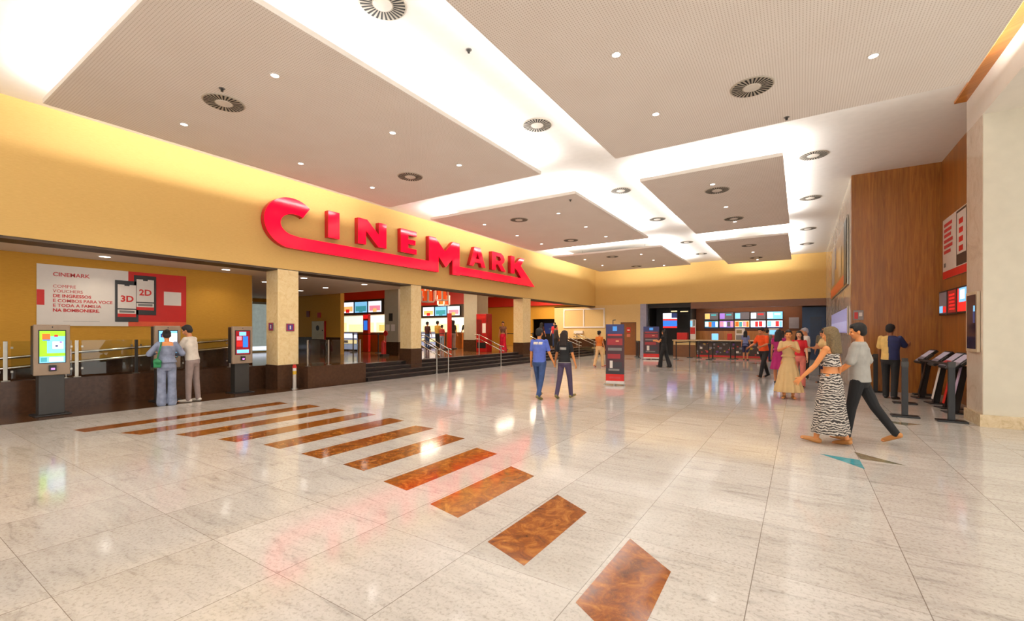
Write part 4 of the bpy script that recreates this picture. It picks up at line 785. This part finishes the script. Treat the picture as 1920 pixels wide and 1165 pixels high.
def person(lab, loc, head, H=1.7, fem=False, skin='tan', hair='short', hcol=HAIRB, top=None, sleeve=.5, hem=.90, topmap=None, topm=None, bottom='trousers', bcol=None, flare=0, skirt=None,
           legs=((0, 0), (0, 0)), arms=((5, 8, 12, 0), (5, 8, 12, 0)), lean=0, turn=0, nod=0, shoes=None, vox=.011, tight=1.0, bare=False, extra=None, width=1.0, group=None):
    """legs: (thigh forward, knee bend) left, right;  arms: (forward, outward, elbow, inward) left, right; local +Y is forward"""
    s = H/1.72
    fw = .92 if fem else 1.0
    shw = (.155 if fem else .178)*width
    def dleg(f, k, side):
        hip = Vector((side*.09, 0, .92)); a = R(f); b = R(f-k)
        knee = hip+Vector((side*.012, math.sin(a), -math.cos(a)))*.43; ank = knee+Vector((side*.0, math.sin(b), -math.cos(b)))*.41
        p = R(max(-50, min(12, (f-k)*.8))) # foot pitch follows the shin when it trails
        fd = Vector((side*.18, math.cos(p), math.sin(p))).normalized()
        return hip, knee, ank, fd
    L = [dleg(legs[0][0], legs[0][1], -1), dleg(legs[1][0], legs[1][1], 1)]
    low = min(min(l[2].z-.08, (l[2]+l[3]*.17).z-.055) for l in L)
    up = Matrix.Translation((0, 0, .95)) @ Matrix.Rotation(R(-lean), 4, 'X') @ Matrix.Translation((0, 0, -.95))
    hd = up @ Matrix.Translation((0, 0, 1.50)) @ Matrix.Rotation(R(turn), 4, 'Z') @ Matrix.Rotation(R(-nod), 4, 'X') @ Matrix.Translation((0, 0, -1.50))
    def xf(bm, m, start):
        bm.verts.ensure_lookup_table()
        for v in bm.verts[start:]: v.co = m @ v.co
    fin = Matrix.Diagonal((s, s, s, 1)) @ Matrix.Translation((0, 0, -low))
    # arms
    A = []
    for i, side in enumerate((-1, 1)):
        a, b, e, c = arms[i]; a, b, e, c = R(a), R(b), R(e), R(c)
        sh = Vector((side*shw, -.005, 1.405)); d1 = Vector((side*math.sin(b), math.sin(a)*math.cos(b), -math.cos(a)*math.cos(b)))
        el = sh+d1*.275; d2 = Vector((side*math.sin(b-c), math.sin(a+e)*math.cos(b-c), -math.cos(a+e)*math.cos(b-c))).normalized(); wr = el+d2*.245
        A.append((up @ sh, up @ el, up @ wr, (up.to_3x3() @ d1), (up.to_3x3() @ d2).normalized(), side))
    # --- body
    bm = new()
    tk = .93 if not bare else 1.0
    if fem: secs = [(1.455, .055, .055, 0, 0), (1.41, .13, .075, 0, 0), (1.34, .145, .09, 0, .0), (1.25, .135, .10, 0, .012), (1.12, .112, .085, 0, 0), (1.0, .145, .105, 0, -.005), (.92, .165, .115, 0, -.012), (.84, .15, .10, 0, -.01)]
    else: secs = [(1.46, .06, .06, 0, 0), (1.41, .15, .08, 0, 0), (1.34, .168, .10, 0, 0), (1.25, .16, .108, 0, .004), (1.12, .137, .095, 0, 0), (1.0, .142, .10, 0, 0), (.92, .152, .108, 0, -.008), (.84, .14, .095, 0, -.005)]
    secs = [(z, rx*tk*width, ry*tk, cx, cy) for z, rx, ry, cx, cy in secs]
    loft(bm, secs)
    if fem:
        for sd in (-1, 1): ell(bm, (sd*.065, .075, 1.27), (.058*tk, .05*tk, .055*tk))
    cap(bm, (0, -.012, 1.40), (0, .0, 1.53), .052*fw, .048*fw)
    xf(bm, up, 0)
    n0 = len(bm.verts)
    ell(bm, (0, .0, 1.625), (.073, .092, .098), sub=3); ell(bm, (0, .018, 1.565), (.056, .068, .07), sub=3); ell(bm, (0, .056, 1.528), (.026, .026, .02))
    ell(bm, (0, .093, 1.585), (.012, .016, .022)); ell(bm, (0, .10, 1.574), (.016, .013, .011)); ell(bm, (0, .084, 1.549), (.024, .012, .010))
    for sd in (-1, 1):
        ell(bm, (sd*.075, -.005, 1.59), (.010, .018, .030)); ell(bm, (sd*.030, .082, 1.622), (.022, .012, .008)); ell(bm, (sd*.038, .07, 1.57), (.022, .018, .02))
    xf(bm, hd, n0)
    for (sh, el, wr, d1, d2, side) in A:
        ell(bm, sh, (.052*fw*tk,)*3); cap(bm, sh, el, .047*fw*tk, .037*fw); cap(bm, el, el.lerp(wr, .35), .036*fw, .038*fw); cap(bm, el.lerp(wr, .35), wr, .038*fw, .024*fw)
        # hand: palm, four bent fingers of unequal length, side thumb
        fwd = up.to_3x3() @ Vector((0, 1, 0)); w = (fwd-d2*fwd.dot(d2))
        if w.length < .3: w = Vector((0, 0, 1))-d2*d2.z
        w.normalize(); nrm = w.cross(d2)*side; nrm = nrm.normalized()   # palm faces inward
        if nrm.x*side > 0: nrm = -nrm
        for k in (-1, 0, 1): cap(bm, wr+w*.012*k, wr+d2*.078+w*.023*k, .0155, .0125, 8)
        for k in range(4):
            q = wr+d2*.078+w*(.030-.0205*k); ln = (.036, .041, .038, .029)[k]; dd = (d2+w*(.16-.11*k)+nrm*.18).normalized(); q2 = q+dd*ln; dd2 = (dd+nrm*.55).normalized()
            cap(bm, q, q2, .0088, .0082, 8); cap(bm, q2, q2+dd2*ln*.95, .0082, .0072, 8)
        q = wr+d2*.022+w*.024; dd = (d2*.75+w*.62+nrm*.3).normalized(); cap(bm, q, q+dd*.042, .0125, .0105, 8); cap(bm, q+dd*.042, q+dd*.042+(dd+d2*.5).normalized()*.03, .0102, .0085, 8)
    for (hip, knee, ank, fd) in L:
        kk = 1.0 if (bottom in ('bare', 'shorts')) else .86
        cap(bm, hip-Vector((0, 0, .02)), knee, .082*kk, .054*kk); cap(bm, knee, knee.lerp(ank, .35), .052*kk, .053*kk); cap(bm, knee.lerp(ank, .35), ank, .053*kk, .035)
        cap(bm, ank-Vector((0, 0, .035))-fd*.03, ank-Vector((0, 0, .04))+fd*.14, .034, .026)
        ell(bm, ank-Vector((0, 0, .052))+fd*.175, (.04, .032, .018))
    bm.transform(fin)
    hi = (fin @ hd).inverted()
    def fc(c):
        q = hi @ c
        if q.y > .06 and abs(abs(q.x)-.030) < .013 and abs(q.z-1.606) < .0075: return 1
        if q.y > .08 and abs(q.x) < .024 and abs(q.z-1.549) < .009: return 2
        return 0
    root = remesh('person', bm, [SK[skin], M_EYE, M_LIP], None, vox*.8 if vox < .01 else vox*.9, 1, fc)
    root.location = loc; root.rotation_euler = (0, 0, head); root['label'] = lab; root['category'] = 'person'
    if group: root['group'] = group
    # --- hair
    bm = new()
    ell(bm, (0, -.018, 1.645), (.082, .094, .092), sub=3); ell(bm, (0, -.045, 1.60), (.079, .062, .075), sub=3)
    ell(bm, (0, .026, 1.682), (.070, .066, .046), sub=3)
    for sd in (-1, 1): ell(bm, (sd*.066, .01, 1.64), (.018, .045, .045))
    if hair == 'long':
        for x in (-.055, -.02, .02, .055): cap(bm, (x, -.055, 1.62), (x*1.35, -.085, 1.36), .045, .034)
        for sd in (-1, 1): cap(bm, (sd*.072, -.005, 1.62), (sd*.085, -.02, 1.42), .024, .02)
    elif hair == 'bun': ell(bm, (0, -.11, 1.68), (.045, .045, .045))
    elif hair == 'pony': cap(bm, (0, -.10, 1.65), (0, -.13, 1.42), .032, .02)
    xf(bm, hd, 0); bm.transform(fin)
    remesh('hair', bm, hcol, root, .011, 2)
    # --- top
    if top is not None:
        bm = new(); lo = 0.018*tight
        hz = hem
        if fem: ss = [(1.452, .068, .064, 0, -.003), (1.415, .14, .085, 0, 0), (1.34, .157, .112, 0, .006), (1.26, .156, .130, 0, .02), (1.12, .128, .10, 0, .005), (1.0, .152, .118, 0, -.003)]
        else: ss = [(1.458, .074, .068, 0, -.003), (1.418, .160, .088, 0, 0), (1.34, .186, .118, 0, .002), (1.25, .182, .128, 0, .006), (1.12, .162, .118, 0, .004), (1.0, .165, .124, 0, 0)]
        if bare: ss = ss[2:]
        ss = [q for q in ss if q[0] > hz+.03]; lastr = (.172, .132) if fem else (.172, .130)
        if hz > 1.05: lastr = (ss[-1][1], ss[-1][2])
        ss.append((hz, lastr[0], lastr[1], 0, -.004))
        ss = [(z, (rx+(lo-.018))*width, ry+(lo-.018), a, b) for z, rx, ry, a, b in ss]
        loft(bm, ss); xf(bm, up, 0)
        if not bare:
            for (sh, el, wr, d1, d2, side) in A:
                ell(bm, sh-Vector((0, 0, .006)), (.057*fw,)*3)
                if sleeve <= .55: q = sh.lerp(el, min(1, sleeve*1.55)); cap(bm, sh, q, .055*fw, .054*fw*tight)
                else:
                    puff = .012 if tight > 1.3 else 0
                    cap(bm, sh, el, .056*fw+puff*.5, .050*fw+puff*1.5); q = el.lerp(wr, min(1, (sleeve-.5)*2)); cap(bm, el, q, .050*fw+puff*1.5, .038*fw)
        bm.transform(fin); fi = fin.inverted()
        remesh('top_garment' if fem else 'shirt', bm, topm if topm else top, root, vox, 3, (lambda c: topmap(fi @ c)) if topmap else None)
    # --- bottom
    if bottom in ('trousers', 'shorts'):
        bm = new(); loft(bm, [(1.03, .150*width if not fem else .135, .108, 0, 0), (.95, .164*width, .122, 0, -.006), (.88, .168*width, .122, 0, -.01), (.80, .13, .10, 0, -.006)])
        for (hip, knee, ank, fd) in L:
            cap(bm, hip-Vector((0, 0, .03)), knee, .094*(.97 if fem else 1), .066+flare*.3)
            if bottom == 'trousers':
                e = ank-(ank-knee).normalized()*.01+Vector((0, 0, -.025)); cap(bm, knee, e, .066+flare*.3, .052+flare)
        bm.transform(fin); remesh('trousers' if bottom == 'trousers' else 'shorts', bm, bcol, root, vox, 2)
    if skirt:
        z1, r1x, r1y, z0, r0x, r0y, nf, fa = skirt
        bm = new(); loft(bm, [(z1, r1x, r1y, 0, 0), (.92 if z1 > .95 else z1-.1, r1x+.035, r1y+.03, 0, -.01), ((z1+z0)/2, (r1x+r0x)/2+.01, (r1y+r0y)/2+.01, 0, 0), (z0, r0x, r0y, 0, 0)], folds=nf, fa=fa, ph=loc[0])
        bm.transform(fin); remesh('skirt', bm, bcol, root, vox, 1)
    # --- shoes
    if shoes:
        for (hip, knee, ank, fd) in L:
            bm = new(); a = ank-Vector((0, 0, .042)); cap(bm, a-fd*.035, a+fd*.06, .040, .038); cap(bm, a+fd*.06, a+fd*.175-Vector((0, 0, .006)), .038, .030)
            bm.transform(fin); remesh('shoe', bm, shoes, root, vox*.9, 1)
    if extra: extra(root, fin, A, up, hd)
    return root

def facing(x, y, dx, dy): return math.atan2(-dx, dy)
WHITE_C = cloth('white', (214, 204, 190)); BLACK_C = cloth('black', (20, 19, 20)); BLUE_C = cloth('blue', (84, 104, 186)); DENIM = cloth('denim', (128, 136, 158), .14); JEANS = cloth('jeans', (44, 66, 108), .12)
GREYP = cloth('greytrousers', (142, 124, 118)); CREAM = cloth('cream', (206, 172, 120), .02); GREYS = cloth('greyshirt', (158, 154, 146)); NAVY = cloth('navy', (28, 34, 74)); ORANGE = cloth('orange', (226, 76, 14)); PURP = cloth('plum', (70, 56, 80))
PINK = cloth('pink', (214, 18, 52)); SHOEW = mat('shoe_white', (214, 204, 190), .5); SHOEB = mat('shoe_black', (22, 20, 20), .5); SHOEO = mat('shoe_olive', (120, 108, 60), .6); SAND = mat('sandal', (176, 118, 60), .5)

def bag(root, fin, A, up, hd):
    bm = new(); cap(bm, (-.19, -.12, 1.02), (-.16, -.13, 1.0), .07, .065); box(bm, -.25, -.17, .88, -.11, -.09, 1.04); bm.transform(fin); g = remesh('bag', bm, mat('green_bag', (10, 110, 60), .5), root, .011, 2)
    g['label'] = 'green shoulder bag'
    bm = new(); tube(bm, [(-.19, -.13, 1.04), (-.13, -.135, 1.3), (-.10, -.06, 1.44), (-.12, .05, 1.42)], .014); bm.transform(fin); obj('bag_strap', bm, mat('green_bag'), root)
person('woman in a puff-sleeved denim outfit with a green bag', (-11.42, 4.02, 0), facing(0, 0, -.95, .25), 1.62, True, 'warm', 'bun', HAIRB, DENIM, 1.0, .98, topmap=lambda c: 1 if c.z > 1.365 and abs(c.x) < .11 else 0, topm=[DENIM, SK['warm']], arms=((12, 34, 78, 60), (12, 30, 72, 60)), bottom='trousers', bcol=DENIM, flare=.045, legs=((0, 0), (1, 0)), nod=12, shoes=SHOEB, vox=.009, tight=1.9, extra=bag)
person('man in a white shirt and grey trousers leaning toward a ticket kiosk', (-11.55, 4.55, 0), facing(0, 0, -.75, -.66), 1.74, False, 'tan', 'short', HAIRB, WHITE_C, .5, .93, arms=((35, 6, 60, 25), (20, 6, 55, 30)), bcol=GREYP, legs=((4, 4), (-4, 2)), lean=7, nod=14, shoes=SHOEW, vox=.009)
def bprint(c):
    return 1 if (c.y < -.05 and abs(c.x) < .12 and 1.33 < c.z < 1.39 and (abs(c.x-.02) > .008)) else 0
person('man in a blue T-shirt with white back print and jeans walking away', (-5.2, 9.25, 0), facing(0, 0, -.06, 1), 1.68, False, 'warm', 'short', HAIRB, BLUE_C, .5, .90, topmap=bprint, topm=[BLUE_C, SHOEW], arms=((4, 9, 10, 0), (9, 13, 12, -3)), bcol=JEANS, legs=((16, 4), (-12, 14)), shoes=SHOEO, vox=.008)
def wprint(c): return 1 if (c.y < -.04 and abs(c.x) < .09 and 1.24 < c.z < 1.30) or c.z < .93 else 0
person('woman in a black T-shirt and dark cropped trousers holding his hand', (-4.72, 9.62, 0), facing(0, 0, .02, 1), 1.62, True, 'warm', 'long', HAIRD, BLACK_C, .45, .91, topmap=wprint, topm=[BLACK_C, GREYS], arms=((4, 16, 10, -2), (4, 12, 8, 0)), bcol=PURP, legs=((-12, 12), (14, 4)), shoes=SHOEO, vox=.008, tight=1.1)
person('woman in an orange top and beige trousers half hidden behind the nearer banner', (-7.55, 18.9, 0), facing(0, 0, .2, 1), 1.62, True, 'tan', 'bun', HAIRB, cloth('rust', (206, 110, 30)), .3, 1.0, bcol=cloth('beige', (214, 174, 122)), legs=((-14, 10), (12, 4)), shoes=mat('shoe_red', (190, 60, 40), .5), flare=.02)
person('woman in a black top and wide black trousers in front of the farther banner', (-5.05, 20.2, 0), facing(0, 0, -.9, .2), 1.66, True, 'warm', 'long', HAIRB, BLACK_C, .2, .98, arms=((30, 8, 70, 20), (30, 8, 70, 20)), bcol=BLACK_C, flare=.05, legs=((12, 4), (-12, 8)), shoes=SHOEB)
person('man in an orange T-shirt and black trousers walking left', (-1.05, 17.6, 0), facing(0, 0, -.6, -.8)+.0, 1.76, False, 'tan', 'short', HAIRB, ORANGE, .5, .93, arms=((30, 16, 50, 20), (30, 14, 40, 10)), bcol=BLACK_C, legs=((20, 4), (-18, 8)), lean=8, shoes=SHOEB, nod=12)
def waist(root, fin, A, up, hd):
    bm = new(); cap(bm, (-.05, .10, 1.30), (.0, .125, 1.30), .045, .05); bm.transform(fin); remesh('neck_scarf', bm, WHITE_C, root, .011, 2)
person('woman in a long beige dress standing with folded arms facing the camera', (-.23, 12.45, 0), facing(0, 0, .05, -1), 1.62, True, 'warm', 'bun', HAIRB, CREAM, .5, 1.05, arms=((34, 12, 88, 52), (42, 12, 78, 52)), bottom='bare', bcol=CREAM, skirt=(1.06, .125, .10, .17, .31, .25, 11, .09), legs=((0, 0), (0, 0)), shoes=SAND, vox=.009)
person('person in a white shirt and black trousers behind the beige dress', (.16, 17.6, 0), facing(0, 0, -.9, -.3), 1.7, False, 'tan', 'short', mat('cap_grey', (150, 148, 150), .6), WHITE_C, .5, .93, arms=((25, 8, 70, 15), (25, 8, 60, 15)), bcol=BLACK_C, shoes=SHOEW, nod=15)
person('woman with a red top and pink trousers just behind the beige dress', (-.02, 15.0, 0), facing(0, 0, -.2, -1), 1.6, True, 'light', 'long', HAIRB, cloth('redtop', (200, 30, 40)), .4, .97, bcol=cloth('rose', (218, 122, 108)), shoes=SHOEB, flare=.02)
person('woman in a magenta dress hidden behind the left edge of the beige dress', (-.55, 15.9, 0), facing(0, 0, .2, 1), 1.64, True, 'tan', 'long', HAIRB, cloth('magenta', (160, 24, 96)), .3, 1.05, bottom='bare', bcol=cloth('magenta'), skirt=(1.04, .13, .11, .45, .24, .2, 9, .08), shoes=SHOEB)
person('person with long dark hair and a cream top left of the walking couple', (.62, 16.6, 0), facing(0, 0, -.8, -.4), 1.62, True, 'tan', 'long', HAIRB, cloth('cream_top', (222, 190, 130)), .4, .96, bottom='shorts', bcol=NAVY, arms=((20, 12, 70, 10), (20, 12, 70, 10)), shoes=SHOEB, nod=14)
person('man whose dark head shows above the walking couple', (.72, 19.2, 0), facing(0, 0, -.2, -1), 1.72, False, 'tan', 'short', HAIRB, cloth('olive', (92, 80, 60)), .5, .93, bcol=BLACK_C, shoes=SHOEB)
Z = zebra()
person('woman in a bare-back zebra print top and long zebra skirt', (.36, 7.75, 0), facing(0, 0, -1, .42), 1.66, True, 'warm', 'long', HAIRL, Z, 0, 1.15, bottom='bare', bcol=Z, skirt=(1.05, .135, .11, .17, .25, .23, 9, .06), arms=((26, 12, 14, 0), (-8, 10, 20, 0)), legs=((12, 4), (-8, 8)), shoes=SAND, vox=.008, bare=True, turn=-10)
person('man in a pale grey shirt and black trousers striding beside the zebra skirt', (.72, 8.15, 0), facing(0, 0, -1, .3), 1.72, False, 'warm', 'short', HAIRB, GREYS, .55, .88, arms=((16, 6, 30, 6), (-12, 10, 34, 0)), bcol=BLACK_C, legs=((10, 2), (-22, 14)), shoes=SAND, vox=.008, tight=1.3, turn=15, nod=8)
def jersey(c): return 1 if c.x > (.0+.06*(1.2-c.z)) else 0
person('man in a half yellow, half navy jersey and black trousers at the terminals', (1.8, 13.75, 0), facing(0, 0, .45, .9), 1.76, False, 'brown', 'short', HAIRB, CREAM, .5, .90, topmap=jersey, topm=[cloth('yellow', (224, 188, 112)), NAVY], arms=((14, 10, 20, 0), (40, 8, 62, 10)), bcol=BLACK_C, legs=((4, 4), (-4, 4)), shoes=SHOEB, vox=.009, tight=1.3, flare=.01)
# raised lobby floor (z = .5)
z = .5
person('man in a black T-shirt and dark jeans standing by the right pale pillar', (-16.5, 20.6, z), facing(0, 0, -.6, .8), 1.72, False, 'tan', 'short', HAIRB, BLACK_C, .5, .93, bcol=cloth('darkjeans', (36, 40, 58)), shoes=GREYP, arms=((18, 14, 40, 0), (5, 14, 15, 0)))
def bandeau(c): return 0
person('woman in a printed crop top and wide bright pink trousers on the raised floor', (-13.3, 19.7, z), facing(0, 0, .5, -.9), 1.6, True, 'tan', 'bun', HAIRD, cloth('print', (120, 80, 60), .3), .2, 1.08, bcol=PINK, flare=.10, legs=((4, 2), (-8, 4)), shoes=SHOEB)
Q = [(-18.95, 19.9, cloth('maroon', (60, 22, 24)), JEANS, 'short', False, 'person in a dark maroon top and jeans at the left of the lobby queue', 1.66), (-18.4, 20.2, cloth('mustard', (196, 152, 60)), BLACK_C, 'short', False, 'person in a mustard top in the lobby queue', 1.7),
     (-18.2, 21.2, cloth('darkolive', (48, 44, 28)), BLACK_C, 'short', False, 'taller person in dark olive in the lobby queue', 1.8), (-17.75, 20.9, cloth('darkolive'), GREYP, 'long', True, 'woman in dark olive with grey trousers in the lobby queue', 1.74), (-17.6, 19.7, cloth('redwhite', (180, 60, 60)), cloth('pale_blue', (130, 150, 176)), 'short', True, 'shorter person in a red top and pale blue trousers beside the red banner', 1.45)]
for (x, y, c1, c2, h, f, lab, hh) in Q: person(lab, (x, y, z), facing(0, 0, .1*random.uniform(-3, 3), 1), hh, f, 'tan', h, HAIRB, c1, .5, .95, bcol=c2, shoes=SHOEB, vox=.014)
person('woman in a teal and pink dress right of the farthest column', (-14.9, 24.8, z), facing(0, 0, .2, 1), 1.7, True, 'tan', 'bun', HAIRB, cloth('teal_top', (84, 130, 120)), .3, 1.2, bottom='bare', bcol=cloth('mauve', (176, 80, 110)), skirt=(1.2, .13, .11, .5, .22, .2, 8, .07), shoes=SHOEB, vox=.014)
person('woman with black hair just left of the blue T-shirt man, on the raised floor', (-14.1, 25.4, z), facing(0, 0, .1, 1), 1.64, True, 'tan', 'long', HAIRB, cloth('maroon'), .5, .95, bcol=BLACK_C, shoes=SHOEB, vox=.014)
person('person in a red top between the two walkers, far back by the doorway', (-14.0, 27.0, z), facing(0, 0, -.1, -1), 1.68, False, 'light', 'short', HAIRB, cloth('redtop'), .5, .95, bcol=JEANS, shoes=SHOEB, vox=.014)
person('person in dark brown clothes above the black-shirted walker', (-12.0, 23.3, .25), facing(0, 0, .6, .8), 1.7, False, 'tan', 'short', HAIRB, cloth('darkbrown', (56, 44, 38)), 1.0, .93, bcol=BLACK_C, shoes=SHOEB, vox=.014, legs=((4, 4), (-4, 4)))
# at the snack bar
person('woman in a grey-blue shirt facing the snack bar beside the orange-shirted man', (-2.5, 27.4, 0), facing(0, 0, .1, 1), 1.62, True, 'tan', 'long', HAIRB, cloth('greyblue', (120, 126, 170)), .4, .86, bottom='shorts', bcol=NAVY, shoes=SHOEB, vox=.014)
person('person in a dark top waiting behind the orange-shirted man at the snack bar', (-1.45, 27.2, 0), facing(0, 0, .3, 1), 1.68, False, 'tan', 'short', HAIRB, cloth('greygreen', (110, 108, 90)), .5, .93, bcol=NAVY, shoes=SHOEB, vox=.014)
person('woman in a pink top by the right end of the snack bar', (-.75, 26.9, 0), facing(0, 0, .3, 1), 1.6, True, 'light', 'long', HAIRB, cloth('pink_top', (206, 120, 130)), .5, .93, bcol=BLACK_C, shoes=SHOEB, vox=.014)
person('person in black with a light cap standing before the blue doorway', (.05, 24.5, 0), facing(0, 0, -.2, -1), 1.72, False, 'tan', 'short', HAIRB, BLACK_C, .5, .93, bcol=BLACK_C, shoes=SHOEB, vox=.014)
